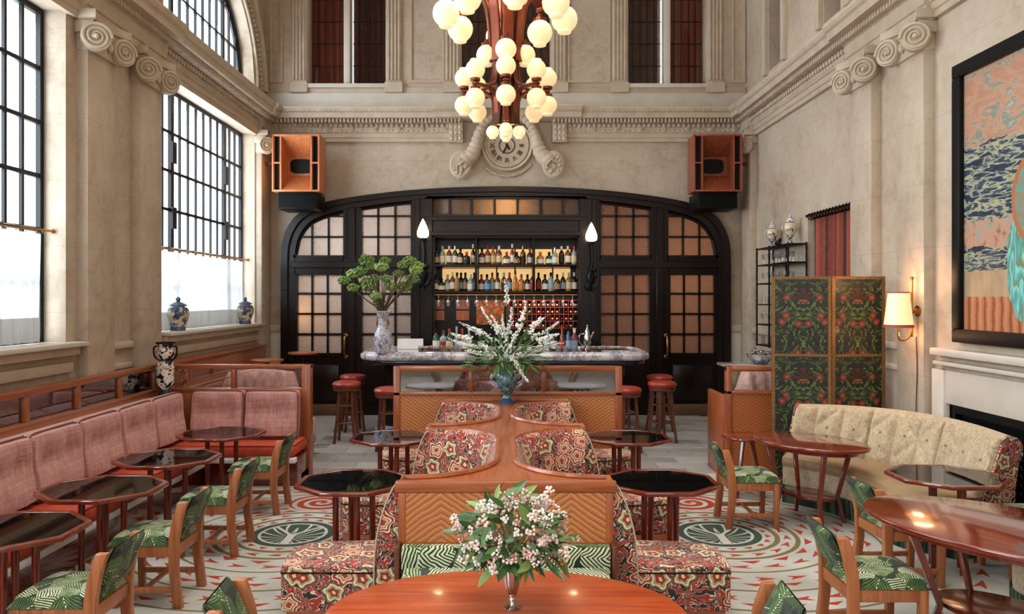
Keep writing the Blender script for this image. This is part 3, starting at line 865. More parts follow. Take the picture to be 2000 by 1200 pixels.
for i, (a, b) in enumerate(UPW):
    w = struct('window_%d' % (10+i), ((a+b)/2, YB, 5.66))
    m = (a+b)/2
    box('stone_mullion', STONE_L, w, m-.055, m+.055, YB-.01, YB+.22, 5.66, 8.4, .012)
    box('window_sill', STONE_L, w, a-.22, b+.22, YB-.07, YB+.3, 5.585, 5.66, .015)
    for x0, x1 in ((a, m-.055), (m+.055, b)):
        n = 5; wd = (x1-x0)/n
        cu = MB(); 
        cu.grid(lambda u, v: (x0+(x1-x0)*u, YB+.31+.02*sin(u*40), 5.66+2.74*v), 48, 1).build('inner_curtain', REDCURT if (i == 0) == (x0 == a) and i != 1 else LEADRED, w, smooth=True)
        pm = MB().box(.004, wd-.004, -.003, .003, .005, .381).mesh('pane', DIMGLASS)
        for k in range(n):
            for j in range(7): piece('pane', pm, w, (x0+k*wd, YB+.26, 5.66+j*.386))
        lead = MB()
        for k in range(n+1): lead.box(x0+k*wd-.006, x0+k*wd+.006, YB+.25, YB+.27, 5.66, 8.4)
        for j in range(8): lead.box(x0, x1, YB+.25, YB+.27, 5.655+j*.386, 5.667+j*.386)
        lead.build('leading', BLACKIRON, w)
    # fluted jambs
    for xe, sg in ((a-.02, -1), (b+.02, 1)):
        mb = MB(); x0, x1 = sorted((xe, xe+sg*.26)); mb.box(x0, x1, YB-.04, YB+.02, 5.5, 8.6)
        for k in range(4): mb.box(x0+.02+k*.06, x0+.055+k*.06, YB-.065, YB-.03, 5.72, 8.6)
        mb.box(x0-.025, x1+.025, YB-.09, YB+.02, 5.50, 5.68)
        mb.build('fluted_jamb', STONE_P, w, bevel=.008, seg=1)
t = struct('trim_36', (0, YB, 5.5))
box('attic_band', STONE_L, t, -4.1, 4.1, YB-.05, YB+.02, 5.24, 5.50, .01)
box('attic_base', STONE_P, t, -4.1, 4.1, YB-.025, YB+.02, 5.50, 5.60, .01)
for xa, xb in ((bx(528), bx(553)), (bx(800), bx(868)), (bx(1108), bx(1192)), (bx(1428), bx(1455))):
    mb = MB().box(xa, xb, YB-.03, YB+.01, 5.68, 5.72).box(xa, xa+.04, YB-.03, YB+.01, 5.72, 8.2).box(xb-.04, xb, YB-.03, YB+.01, 5.72, 8.2)
    mb.build('panel_moulding', STONE_P, t)
t = struct('trim_37', (0, YB, 1.4))
for s in (-1, 1):
    x0, x1 = sorted((s*(3.81+.02), s*4.12)); box('dado_rail', STONE_P, t, x0, x1, YB-.06, YB+.02, 1.42, 1.54, .012)
    box('dado_panel', STONE_L, t, x0, x1, YB-.03, YB+.02, 0, 1.42, .01)

# -------- the arched bar screen
sc = struct('trim_38', (0, 13.1, 0))
mb = MB(); YF = 13.08
n = len(OUT_C)
def strip(ca, cb, ya, yb, name):
    mb = MB(); N = len(ca)
    for i in range(N-1):
        a, b, c, d = ca[i], ca[i+1], cb[i+1], cb[i]
        mb.add([(a[0], ya, a[1]), (b[0], ya, b[1]), (c[0], ya, c[1]), (d[0], ya, d[1]), (a[0], yb, a[1]), (b[0], yb, b[1]), (c[0], yb, c[1]), (d[0], yb, d[1])],
               [(0, 1, 2, 3), (4, 7, 6, 5), (0, 4, 5, 1), (3, 2, 6, 7)])
    return mb.build(name, DARKWOOD_X, sc)
OUTJ = [(OUT_C[0][0], 0)]+OUT_C+[(OUT_C[-1][0], 0)]
INJ = [(IN_C[0][0], 0)]+IN_C+[(IN_C[-1][0], 0)]
mid = [((a[0]+b[0])/2, (a[1]+b[1])/2) for a, b in zip(OUTJ, INJ)]
strip(OUTJ, mid, 13.0, 13.4, 'arch_moulding'); strip(mid, INJ, YF-.02, 13.4, 'arch_casing')
tin = top_of(IN_C)
def post(px0, px1, y0=YF, y1=13.3, z0=0, z1=None, name='post', mat=DARKWOOD):
    x0, x1 = bx(px0), bx(px1)
    poly = [(x0, z0), (x1, z0)]+([(x1, z1), (x0, z1)] if z1 else [(x1, tin(x1)+.01), ((x0+x1)/2, tin((x0+x1)/2)+.01), (x0, tin(x0)+.01)])
    return MB().prism(poly, y0, y1, 'y').build(name, mat, sc, bevel=.008, seg=1)
for f in (lambda a, b: (a, b), lambda a, b: (1976-b, 1976-a)):
    post(*f(672, 706)); post(*f(806, 846), y0=YF-.05)
    p0, p1 = f(682, 696); post(p0, p1, YF-.04, YF, name='post_moulding')
    p0, p1 = f(812, 822); post(p0, p1, YF-.09, YF-.05, name='post_moulding')
    p0, p1 = f(578, 672); post(p0, p1, z0=bz(533), z1=bz(503), name='transom', mat=DARKWOOD_X)
    p0, p1 = f(706, 806); post(p0, p1, z0=bz(533), z1=bz(503), name='transom', mat=DARKWOOD_X)
    p0, p1 = f(572, 808); post(p0, p1, YF-.05, YF, bz(524), bz(512), 'transom_moulding', DARKWOOD_X)
    p0, p1 = f(706, 806); post(p0, p1, z0=0, z1=bz(693), name='lower_panel')
    p0, p1 = f(716, 796); post(p0, p1, YF-.02, YF, .2, bz(712), name='raised_panel')
post(834, 1142, z0=bz(461), z1=bz(424), name='header', mat=DARKWOOD_X)
post(832, 1144, YF-.06, YF, bz(432), bz(425), 'header_moulding', DARKWOOD_X)
post(840, 1136, YF-.06, YF, bz(462), bz(454), 'header_moulding', DARKWOOD_X)
post(845, 1131, z0=0, z1=bz(668), name='lower_panel')

def glazed(name, x0, x1, z0, z1, cols, zs, top=None, kind_frame=True):
    """a leaded light: bars and a pane per cell; zs are the rails between rows"""
    w = struct(name, ((x0+x1)/2, 13.14, z0))
    tf = top or (lambda x: 99)
    tt = lambda x: min(z1, tf(x))
    xs = [x0+(x1-x0)*i/cols for i in range(cols+1)]
    zl = [z0]+list(zs)+[z1]
    for x in xs[1:-1]: box('glazing_bar', DARKWOOD, w, x-.016, x+.016, 13.10, 13.17, z0, tt(x))
    for z in zs:
        q = [x for x in [x0+(x1-x0)*i/80 for i in range(81)] if tt(x) > z]
        if q: box('glazing_rail', DARKWOOD_X, w, q[0], q[-1], 13.10, 13.17, z-.016, z+.016)
    fr = MB()
    fr.box(x0-.03, x0+.022, 13.06, 13.18, z0-.02, tt(x0)).box(x1-.022, x1+.03, 13.06, 13.18, z0-.02, tt(x1)).box(x0, x1, 13.06, 13.18, z0-.03, z0+.022)
    if not top: fr.box(x0, x1, 13.06, 13.18, z1-.022, z1+.03)
    else:
        pts = [(x0+(x1-x0)*i/16, 13.12, tt(x0+(x1-x0)*i/16)-.0) for i in range(17)]; fr.tube(pts, .035, 6)
    fr.build('window_frame', DARKWOOD, w)
    for i in range(cols):
        for j in range(len(zl)-1):
            poly = clip_cell(xs[i]+.002, xs[i+1]-.002, zl[j]+.002, zl[j+1]-.002, tt)
            if poly: MB().prism(poly, 13.145, 13.153, 'y').build('pane', PANE_OBS, w)
    return w
wi = 13
for mir in (0, 1):
    f = (lambda a, b: (bx(a), bx(b))) if not mir else (lambda a, b: (bx(1976-b), bx(1976-a)))
    x0, x1 = f(706, 806)
    r4 = [bz(653), bz(613.5), bz(574)]
    glazed('window_%d' % wi, x0, x1, bz(692), bz(535), 3, r4); wi += 1
    glazed('window_%d' % wi, x0, x1, bz(502), bz(380), 3, [bz(463.5), bz(423)], top=lambda x: tin(x)-.03); wi += 1
    x0, x1 = f(579, 675)
    glazed('window_%d' % wi, x0, x1, bz(502), bz(380), 3, [bz(463.5), bz(423)], top=lambda x: tin(x)-.03); wi += 1
    # the door itself
    x0, x1 = f(581, 671)
    d = glazed('door_%d' % (mir+1), x0, x1, bz(692), bz(535), 3, r4)
    da, db = f(570, 682)
    mb = MB().box(da, x0, 13.10, 13.2, 0, bz(533)).box(x1, db, 13.10, 13.2, 0, bz(533)).box(x0, x1, 13.10, 13.2, 0, bz(693))
    mb.build('door_frame', DARKWOOD, d)
    box('door_panel', DARKWOOD, d, x0+.06, x1-.06, 13.07, 13.11, .25, bz(712), .015)
    hx = bx(677) if not mir else bx(1299)
    h = MB().tube(smoothpath([(hx, 13.09, 1.0), (hx, 13.0, 1.02), (hx, 12.97, 1.12), (hx, 12.97, 1.24), (hx, 13.0, 1.34), (hx, 13.09, 1.36)]), .017, 8)
    h.lathe([(.001, 0), (.035, 0), (.035, .015), (.001, .02)], (hx, 13.09, 1.0), 10, Matrix.Rotation(pi/2, 3, 'X')).lathe([(.001, 0), (.035, 0), (.035, .015), (.001, .02)], (hx, 13.09, 1.36), 10, Matrix.Rotation(pi/2, 3, 'X'))
    h.build('door_handle', BRASS, d, smooth=True)
glazed('window_%d' % wi, bx(834), bx(1143), bz(423), bz(388), 7, [])
for s in (-1, 1):
    x0, x1 = sorted((s*2.75, s*3.72)); b_ = box('baseboard_%s' % ('left' if s < 0 else 'right'), PALEWOOD, None, x0, x1, 13.03, 13.1, 0, .19, .01); b_['kind'] = 'structure'
# dim warm room behind the glazed screen, with warm lamps and an added cool light
bk = MB().box(-1.4, -1.34, 13.5, 15.4, -.1, 4.6).box(1.34, 1.4, 13.5, 15.4, -.1, 4.6).box(-4.6, 4.6, 15.4, 15.5, -.1, 4.6).box(-4.6, -4.5, 13.5, 15.4, -.1, 4.6).box(4.5, 4.6, 13.5, 15.4, -.1, 4.6).box(-4.6, 4.6, 13.5, 15.5, 4.6, 4.7)  # unseen room walls; the two inner partitions are added to separate the lights
bk = bk.build('wall_behind_bar', plain('umber_plaster', L(150, 112, 84), .8)); bk['kind'] = 'structure'
def lamp(name, loc, e, col, r=.12):
    l = bpy.data.lights.new(name, 'POINT'); l.energy = e; l.color = col; l.shadow_soft_size = r
    o = bpy.data.objects.new(name, l); C.objects.link(o); o.location = loc; return o
lamp('pane_backlight', (0, 13.5, bz(404)), 14, (1, .62, .28), .12)
lamp('pane_backlight', (-3.55, 13.45, 1.75), 10, (1, .66, .30), .16)
lamp('pane_backlight', (2.9, 14.5, 2.6), 44, (1, .56, .32), .25)
lamp('pane_backlight', (-2.7, 14.4, 2.9), 150, (.72, .86, 1), .25)  # added cool light, stands in for daylight reflected by the window-side panes
# ------------------------------------------------------------------ back-bar niche
nb = thing('bottle_cabinet', 'dark wood shelving niche holding two rows of bottles in the middle of the arched screen', 'bar shelving', (0, 13.15, 0))
X0, X1 = bx(846), bx(1131)
ZT, ZB = bz(461), .95
box('back_panel', DARKWOOD, nb, X0, X1, 13.60, 13.63, ZB, ZT)
for x in (X0, X1-.03): box('side_panel', DARKWOOD, nb, x, x+.03, 13.10, 13.60, ZB, ZT)
box('top_panel', DARKWOOD_X, nb, X0, X1, 13.10, 13.60, ZT-.03, ZT)
SH1, SH2 = bz(517), bz(569)
for z in (SH1, SH2): box('shelf', DARKWOOD_X, nb, X0+.03, X1-.03, 13.05, 13.58, z-.045, z, .006)
box('counter_shelf', DARKWOOD_X, nb, X0, X1, 12.98, 13.60, ZB-.05, ZB)
for px in (930, 1042): box('divider', DARKWOOD, nb, bx(px)-.02, bx(px)+.02, 13.08, 13.58, SH2, ZT-.03, .004)
for a, b in ((860, 927), (934, 968), (971, 1005), (1008, 1041), (1047, 1081), (1084, 1118)):
    box('lit_panel', LITPANEL, nb, bx(a), bx(b), 13.575, 13.59, SH1+.02, bz(484))
    box('lit_panel', LITPANEL, nb, bx(a), bx(b), 13.575, 13.59, SH2+.02, bz(523))
for a, b, c in ((846, 864, WOOD_Z), (888, 914, WOOD_Z)): 
    box('wood_panel', c, nb, bx(a), bx(b), 13.56, 13.585, bz(605), bz(586)); box('wood_panel', c, nb, bx(a), bx(b), 13.56, 13.585, bz(627), bz(608))
box('rail', BRASS, nb, X0+.04, X1-.04, 13.04, 13.055, SH2-.07, SH2-.055)
gp = thing('tapestry_panel', 'orange red patterned square panel standing behind the bar beneath hanging glasses', 'panel', (bx(957), 13.45, bz(636)))
def rugpat():
    g = G('orange_lattice_print'); x, y, z = g.xyz(g.co()); n = g.noise(g.co(), 26, 3)
    c = g.ramp(n, [(.35, L(112, 48, 30)), (.55, L(176, 84, 52)), (.7, L(196, 116, 74))])
    a = ((x+z)*4.2).fract(); b = ((x-z)*4.2).fract()
    return g.fin(g.mix((a < .16).mx(b < .16), c, L(92, 84, 52)), .7)
box('printed_face', rugpat(), gp, bx(929), bx(985), 13.44, 13.46, bz(636), bz(586), .004)
area('niche_fill_strip', (0, 13.16, SH2-.085), (0, 0, 0), 2.3, .04, 7, (1, .72, .42))  # added strip of light to brighten the niche below the lower shelf
# red lattice wine rack with bottle ends
REDLAC = plain('red_lacquer', L(166, 54, 34), .35)
wrk = thing('wine_rack', 'red lattice wine rack of small square cells under the bottle shelves', 'wine rack', (bx(1062), 13.45, bz(642)))
wx0, wx1, wz0, wz1 = bx(994), bx(1130), bz(642), bz(587)
NC, NR = 15, 4
for j in range(NR+1): box('rack_rail', REDLAC, wrk, wx0, wx1, 13.33, 13.52, wz0+(wz1-wz0)*j/NR-.008, wz0+(wz1-wz0)*j/NR+.008)
um = MB().box(-.006, .006, 13.34, 13.51, wz0, wz1)
upm = MB().box(-.006, .006, 0, .17, 0, wz1-wz0).mesh('rack_upright', REDLAC)
for i in range(NC+1): piece('rack_upright', upm, wrk, (wx0+(wx1-wx0)*i/NC, 13.34, wz0))
wbm = MB().lathe([(.001, 0), (.016, 0), (.016, .07), (.034, .11), (.034, .20), (.001, .2)], n=10).mesh('wine_bottle', plain('dark_wine_glass', L(30, 22, 20), .1, coat=.3), smooth=True)
wcm = MB().lathe([(.001, -.006), (.0175, -.006), (.0175, .03), (.001, .031)], n=10)
wcaps = [wcm.mesh('foil_cap', plain('cream_foil', L(222, 200, 156), .4), smooth=True), wcm.mesh('foil_cap', plain('red_foil', L(140, 40, 30), .4), smooth=True)]
for i in range(NC):
    for j in range(NR):
        if random.random() < .22: continue
        x = wx0+(wx1-wx0)*(i+.5)/NC; z = wz0+(wz1-wz0)*j/NR+.008+.036
        red = random.random() < .2
        r = thing('wine_bottle', '%s foil wine bottle in the red rack, %s row up, %s from the panel' % ('red' if red else 'cream', ordinal(j+1), ordinal(i+1)), 'wine bottle', (x, 13.32, z), group='%s capped bottles in the wine rack' % ('red' if red else 'cream'))
        for nm, me in (('glass_body', wbm), ('foil_cap', wcaps[1 if red else 0])):
            piece(nm, me, r, (x, 13.32, z), (-pi/2, 0, 0))

# ------------------------------------------------------------------ bottles
GL = {'amber': plain('amber_spirit_bottle', L(104, 46, 20), .08, coat=.5), 'dark': plain('dark_bottle_glass', L(26, 20, 18), .08, coat=.5),
      'clear': plain('clear_spirit_bottle', L(150, 158, 160), .08, coat=.5), 'green': plain('green_bottle_glass', L(38, 66, 36), .08, coat=.5),
      'red': plain('red_spirit_bottle', L(134, 32, 24), .08, coat=.5), 'blue': plain('blue_bottle_glass', L(58, 92, 128), .08, coat=.5),
      'golden': plain('golden_spirit_bottle', L(176, 112, 48), .08, coat=.5)}
LB = {'white': plain('white_paper_label', L(226, 222, 212), .7, var=.04), 'cream': plain('cream_paper_label', L(214, 192, 148), .7, var=.05), 'tan': plain('tan_paper_label', L(166, 130, 90), .7),
      'blue': plain('pale_blue_label', L(142, 178, 196), .7), 'red': plain('red_paper_label', L(170, 52, 40), .7), 'black': plain('black_paper_label', L(30, 28, 28), .6), 'orange': plain('orange_paper_label', L(206, 126, 66), .7)}
CP = {'black': BLACK, 'white': LB['white'], 'red': LB['red'], 'gold': BRASS, 'blue': LB['blue'], 'silver': SILVER}
SHP = {'tall': [(.001, 0), (.034, 0), (.037, .006), (.037, .18), (.030, .205), (.014, .235), (.013, .30), (.001, .30)],
       'squat': [(.001, 0), (.046, 0), (.05, .008), (.05, .11), (.042, .135), (.016, .155), (.015, .20), (.001, .20)],
       'round': [(.001, 0), (.040, 0), (.043, .006), (.043, .15), (.034, .185), (.015, .205), (.014, .27), (.001, .27)],
       'slim': [(.001, 0), (.028, 0), (.031, .006), (.030, .19), (.022, .22), (.012, .25), (.011, .33), (.001, .33)]}
_bc = {}
def bottle(shape, glass, lab, cap, loc, label, group, sc=1.0):
    p = SHP[shape]; r = p[3][0]; h = p[-1][1]; zt = p[3][1]
    k = (shape, glass)
    if k not in _bc: _bc[k] = MB().lathe(p, n=14).mesh('glass_body', GL[glass], smooth=True)
    k2 = (shape, lab, 'l')
    if k2 not in _bc: _bc[k2] = MB().lathe([(r+.0005, zt*.22), (r+.0015, zt*.22), (r+.0015, zt*.82), (r+.0005, zt*.82)], n=14).mesh('paper_label', LB[lab], smooth=True)
    k3 = (shape, cap, 'c')
    nr = p[-2][0]
    if k3 not in _bc: _bc[k3] = MB().lathe([(.001, h-.05), (nr+.002, h-.05), (nr+.003, h+.012), (.001, h+.014)], n=10).mesh('cap', CP[cap], smooth=True)
    o = thing('bottle', label, 'bottle', loc, random.uniform(-1, 1), group)
    for nm, q in (('glass_body', k), ('paper_label', k2), ('cap', k3)):
        c = bpy.data.objects.new(nm, _bc[q]); C.objects.link(c); c.parent = o; c.scale = (sc*1.3, sc*1.3, sc*1.03)
    return o
UP = [(178, 'round', 'dark', 'tan', 'black'), (240, 'tall', 'clear', 'white', 'blue'), (310, 'tall', 'amber', 'white', 'white'), (372, 'tall', 'green', 'white', 'silver'), (430, 'round', 'dark', 'cream', 'black'), (497, 'squat', 'dark', 'black', 'red'),
      (565, 'slim', 'dark', 'white', 'white'), (660, 'round', 'amber', 'white', 'black'), (722, 'tall', 'red', 'cream', 'red'), (780, 'tall', 'golden', 'cream', 'red'), (845, 'tall', 'amber', 'cream', 'white'), (925, 'squat', 'amber', 'white', 'red'),
      (985, 'slim', 'red', 'white', 'white'), (1032, 'squat', 'dark', 'tan', 'black'), (1100, 'tall', 'amber', 'black', 'gold'), (1175, 'round', 'amber', 'white', 'red'), (1285, 'squat', 'golden', 'white', 'gold'), (1380, 'squat', 'green', 'white', 'black'),
      (1440, 'round', 'clear', 'white', 'silver'), (1515, 'tall', 'dark', 'black', 'white'), (1580, 'tall', 'amber', 'white', 'white'), (1645, 'tall', 'clear', 'cream', 'red')]
LO = [(170, 'round', 'dark', 'cream', 'black'), (230, 'squat', 'dark', 'white', 'black'), (290, 'round', 'clear', 'white', 'white'), (347, 'tall', 'amber', 'white', 'white'), (395, 'tall', 'golden', 'tan', 'black'), (435, 'tall', 'dark', 'blue', 'black'), (482, 'tall', 'dark', 'tan', 'black'), (540, 'round', 'clear', 'white', 'white'),
      (578, 'tall', 'green', 'blue', 'black'), (655, 'round', 'red', 'white', 'red'), (715, 'round', 'blue', 'blue', 'black'), (770, 'tall', 'golden', 'blue', 'red'), (828, 'tall', 'amber', 'white', 'black'), (895, 'tall', 'red', 'black', 'blue'), (955, 'tall', 'amber', 'blue', 'red'), (1018, 'slim', 'golden', 'orange', 'black'),
      (1082, 'round', 'golden', 'orange', 'red'), (1148, 'round', 'dark', 'white', 'black'), (1200, 'tall', 'amber', 'red', 'white'), (1268, 'tall', 'dark', 'red', 'black'), (1335, 'round', 'dark', 'white', 'black'), (1397, 'tall', 'clear', 'blue', 'black'), (1465, 'round', 'dark', 'tan', 'black'), (1530, 'tall', 'dark', 'blue', 'white'), (1590, 'tall', 'golden', 'cream', 'blue'), (1650, 'tall', 'dark', 'white', 'white')]
for row, z, nm in ((UP, SH1, 'upper'), (LO, SH2, 'lower')):
    for i, (zx, sh, gl, lb, cp) in enumerate(row):
        px = 820+zx/5.456
        bottle(sh, gl, lb, cp, (bx(px), 13.22+random.uniform(-.04, .04), z), '%s %s bottle with %s label, %s along the %s shelf from the window side' % (sh if sh != 'round' else 'rounded', gl, lb, ordinal(i+1), nm), 'bottles on the %s bar shelf' % nm, 1.0)
# hanging stemware
gm = MB()
gprof = [(.034, 0), (.0345, 0), (.045, .05), (.040, .085), (.008, .10), (.005, .11), (.005, .17), (.034, .178), (.034, .182), (.001, .182)]
HG = [(200, 0), (303, 0), (405, 0), (508, 0), (605, 1), (712, 1), (815, 1), (918, 1), (1010, 1), (1115, 1), (1218, 0), (1320, 0), (1420, 0), (1525, 0), (1625, 0)]
hgm = MB().lathe(gprof, n=14).mesh('glass_bowl', GLASSWARE, smooth=True)
for i, (zx, k) in enumerate(HG):
    px = 820+zx/5.456
    o = bpy.data.objects.new('hanging_glass', hgm); C.objects.link(o); o.location = (bx(px), 13.12, SH2-.075-.182); 
    tag(o, 'stemmed glass hanging upside down under the lower shelf, %s from the window side' % ordinal(i+1), 'glass', 'glasses hanging under the bar shelf')

# wall torches on the screen posts
for px, py, nm in ((826, 448, 'window'), (1155, 455, 'fireplace')):
    x = bx(px); z = 2+(582-py)*12.9/1500; x = (px-988)*12.9/1500
    tl = thing('wall_lamp', 'lit flame shaped glass wall lamp on dark iron bracket, bar post on %s side' % nm, 'wall lamp', (x, 13.0, z-.9))
    MB().lathe([(.03, -.15), (.085, -.13), (.10, -.09), (.095, -.03), (.07, .04), (.035, .12), (.008, .17), (.001, .175)], (x, 12.9, z), 16).build('flame_shade', FLAME, tl, smooth=True)
    mb = MB().lathe([(.001, -.20), (.05, -.19), (.06, -.15), (.001, -.148)], (x, 12.9, z), 12)
    mb.tube(smoothpath([(x, 12.9, z-.19), (x+.02, 12.9, z-.45), (x-.01, 12.92, z-.7), (x, 12.98, z-1.0)]), [.02]*18+[.03], 8)
    mb.build('bracket', BLACKIRON, tl, smooth=True)
    mb = MB(); mb.sphere((x, 12.96, z-.75), .07, 10, 8, (1, .7, 1.8)); mb.sphere((x+.05, 12.93, z-.62), .04, 8, 6); mb.sphere((x-.05, 12.95, z-.9), .05, 8, 6, (1, .8, 1.5)); mb.tube(smoothpath([(x+.04, 12.95, z-.7), (x+.12, 12.93, z-.75), (x+.09, 12.93, z-.9), (x+.02, 12.96, z-.95)]), .018, 6)
    mb.build('carved_figure', BLACKIRON, tl, smooth=True)
    lamp('torch_light', (x, 12.72, z+.02), 5, (1, .66, .35), .06)

# ------------------------------------------------------------------ clock with two horns of plenty
ck = thing('wall_clock', 'round carved stone wall clock with roman numerals between two cornucopias above the arch', 'clock', (bx(990), YB, bz(285)))
cx, cz = bx(990), bz(285)
RX = Matrix.Rotation(pi/2, 3, 'X')
MB().lathe([(.001, 0), (.45, 0), (.455, .05), (.43, .09), (.40, .075), (.385, .05), (.37, .085), (.35, .085), (.335, .03), (.001, .03)], (cx, YB+.005, cz), 48, RX).build('case', STONE_P, ck, smooth=True)
MB().lathe([(.125, .0), (.14, .0), (.14, .008), (.125, .008)], (cx, YB-.031, cz), 32, RX).build('chapter_ring', BRONZE, ck, smooth=True)
for h, num in enumerate(('XII', 'I', 'II', 'III', 'IIII', 'V', 'VI', 'VII', 'VIII', 'IX', 'X', 'XI')):
    a = 2*pi*h/12; fc = bpy.data.curves.new('numeral', 'FONT'); fc.body = num; fc.size = .115; fc.extrude = .004; fc.align_x = 'CENTER'; fc.align_y = 'CENTER'; fc.space_character = .85
    to = bpy.data.objects.new('numeral_text', fc); C.objects.link(to)
    dg = bpy.context.evaluated_depsgraph_get(); me = bpy.data.meshes.new_from_object(to.evaluated_get(dg)); bpy.data.objects.remove(to)
    me.materials.clear(); me.materials.append(BRONZE)
    p = Vector((cx+.245*sin(a), YB-.036, cz+.245*cos(a)))
    piece('numeral', me, ck, None, matrix=Matrix.Translation(p) @ Matrix.Rotation(a, 4, 'Y') @ Matrix.Rotation(pi/2, 4, 'X') @ Matrix.Diagonal((.9, 1, 1, 1)))
for a, ln, w in ((radians(206), .17, .013), (radians(146), .10, .016)):
    m = Matrix.Translation((cx, YB-.05, cz)) @ Matrix.Rotation(a, 4, 'Y')
    mb = MB(); vs = [(-w*.6, 0, -.04), (w*.6, 0, -.04), (w, 0, ln*.7), (0, 0, ln), (-w, 0, ln*.7)]
    mb.add([m @ Vector((x, -.004, z)) for x, _, z in vs]+[m @ Vector((x, .004, z)) for x, _, z in vs], [(0, 1, 2, 3, 4), (9, 8, 7, 6, 5)]+[(i, (i+1) % 5, 5+(i+1) % 5, 5+i) for i in range(5)])
    mb.build('clock_hand', BLACK, ck)
mb = MB().sphere((cx, YB-.05, cz), .02, 8, 6); mb.build('hand_boss', BLACK, ck, smooth=True)
def pxw(px, py, d=0): return Vector((bx(px), YB-d, bz(py)))
for s in (-1, 1):
    m = lambda px: px if s < 0 else 1980-px
    pts = smoothpath([pxw(m(962), 232, .10), pxw(m(947), 244, .12), pxw(m(937), 262, .13), pxw(m(931), 285, .14), pxw(m(922), 306, .15), pxw(m(906), 322, .17)], 6)
    rr = [.055+.10*(i/(len(pts)-1))**1.2+.010*sin(i*2.1) for i in range(len(pts))]
    MB().tube(pts, rr, 14).build('cornucopia', STONE_P, ck, smooth=True)
    mb = MB(); ce = pxw(m(901), 326, .20)
    mb.lathe([(.001, 0), (.16, 0), (.19, .03), (.16, .06), (.12, .05), (.001, .05)], ce, 20, RX, 1, 1.25)
    for i in range(26):
        q = random.uniform(0, 2*pi); w = sqrt(random.random()); mb.sphere(ce+Vector((.12*w*cos(q), -.06, .16*w*sin(q))), random.uniform(.02, .038), 6, 5)
    if s < 0:
        for i in range(5): mb.sphere(pxw(889+i*2, 336+i*4, .1), .03, 6, 5)
    mb.build('carved_fruit', STONE_P, ck, smooth=True)
mb = MB()
for i in range(22):
    a = pi*1.22+i/21*pi*.56; mb.sphere((cx+.52*cos(a), YB-.02, cz+.52*sin(a)), .03, 6, 5, (1, .6, 1))
stuff(mb.build('garland', STONE_P, ck, smooth=True))

# ------------------------------------------------------------------ speakers
def speaker(px0, px1, py0, py1, Y, mat, label, side, yaw):
    x0 = (px0-988)/1500*Y; x1 = (px1-988)/1500*Y; z0 = 2-(py1-582)/1500*Y; z1 = 2-(py0-582)/1500*Y
    w = (x1-x0)/2; h = z1-z0
    sp = thing('horn_speaker', label, 'loudspeaker', ((x0+x1)/2, Y, z0), yaw, 'horn speakers flanking the arch')
    def lb(nm, mt, *a, bevel=0): return MB().box(*a).build(nm, mt, sp, bevel=bevel, local=True)
    t = .028
    lb('side_board', mat, -w, -w+t, 0, .4, 0, h, bevel=.004); lb('side_board', mat, w-t, w, 0, .4, 0, h, bevel=.004)
    lb('top_board', mat, -w+t, w-t, 0, .4, h-t, h, bevel=.004); lb('bottom_board', mat, -w+t, w-t, 0, .4, 0, t, bevel=.004)
    lb('back_board', mat, -w, w, .4, .415, 0, h)
    iw = w-.125
    for s in (-1, 1):
        a, b = sorted((s*iw, s*(iw-t))); lb('inner_board', mat, a, b, .0, .38, t, h-t)
        a, b = sorted((s*iw, s*(w-t))); lb('slot_bar', mat, a, b, 0, .05, h*.5-.012, h*.5+.012)
        for q0, q1 in ((t, h*.5-.012), (h*.5+.012, h-t)): lb('port', BLACK, a, b, .08, .10, q0, q1)
    g = iw-t-.004
    mb = MB(); hw, hh = .20, .125; zc = h*.5; D = .36
    for sg in (-1, 1):
        mb.add([(-g, 0, zc+sg*(zc-t)), (g, 0, zc+sg*(zc-t)), (g, D, zc+sg*(hh+.03)), (-g, D, zc+sg*(hh+.03))], [(0, 1, 2, 3)])
    for sg in (-1, 1):
        mb.add([(sg*g, .001, t), (sg*g, .001, h-t), (sg*g, D, zc+hh+.03), (sg*g, D, zc-hh-.03)], [(0, 1, 2, 3)])
    mb.add([(-g, D, zc-hh-.03), (g, D, zc-hh-.03), (g, D, zc+hh+.03), (-g, D, zc+hh+.03)], [(0, 1, 2, 3)])
    mb.build('horn', mat, sp, local=True)
    pts = [(hw*.9*(abs(cos(a))**.5)*(1 if cos(a) > 0 else -1)*1.0, zc+hh*.95*(abs(sin(a))**.6)*(1 if sin(a) > 0 else -1)) for a in [2*pi*i/28 for i in range(28)]]
    MB().prism(pts, D-.03, D-.005, 'y').build('throat', BLACK, sp, local=True)
    # bracket bar to the pilaster
    a, b = sorted((side*w, side*(w+.22))); lb('bracket_bar', plain('rust_bracket', L(120, 52, 36), .5), a, b, .35, .41, h*.52, h*.52+.05)
    return sp
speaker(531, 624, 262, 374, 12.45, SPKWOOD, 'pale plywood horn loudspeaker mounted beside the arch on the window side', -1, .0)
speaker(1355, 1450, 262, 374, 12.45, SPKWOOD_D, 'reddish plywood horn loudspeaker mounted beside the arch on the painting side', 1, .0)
for px0, px1, py1, nm in ((541, 618, 408, 'window'), (1363, 1441, 407, 'painting')):
    Y = 12.5; x0 = (px0-988)/1500*Y; x1 = (px1-988)/1500*Y; z0 = 2-(py1-582)/1500*Y; z1 = 2-(375.5-582)/1500*Y
    sw = thing('subwoofer', 'black bass speaker box hung under the horn loudspeaker on the %s side' % nm, 'loudspeaker', ((x0+x1)/2, Y, z0))
    box('cabinet', BLACK, sw, x0, x1, Y+.012, Y+.6, z0, z1, .012)
    box('grille_cloth', plain('speaker_grille_cloth', L(9, 10, 12), .8, bump=.2, bsc=200, spec=.15), sw, x0+.02, x1-.02, Y, Y+.02, z0+.02, z1-.02, .006)

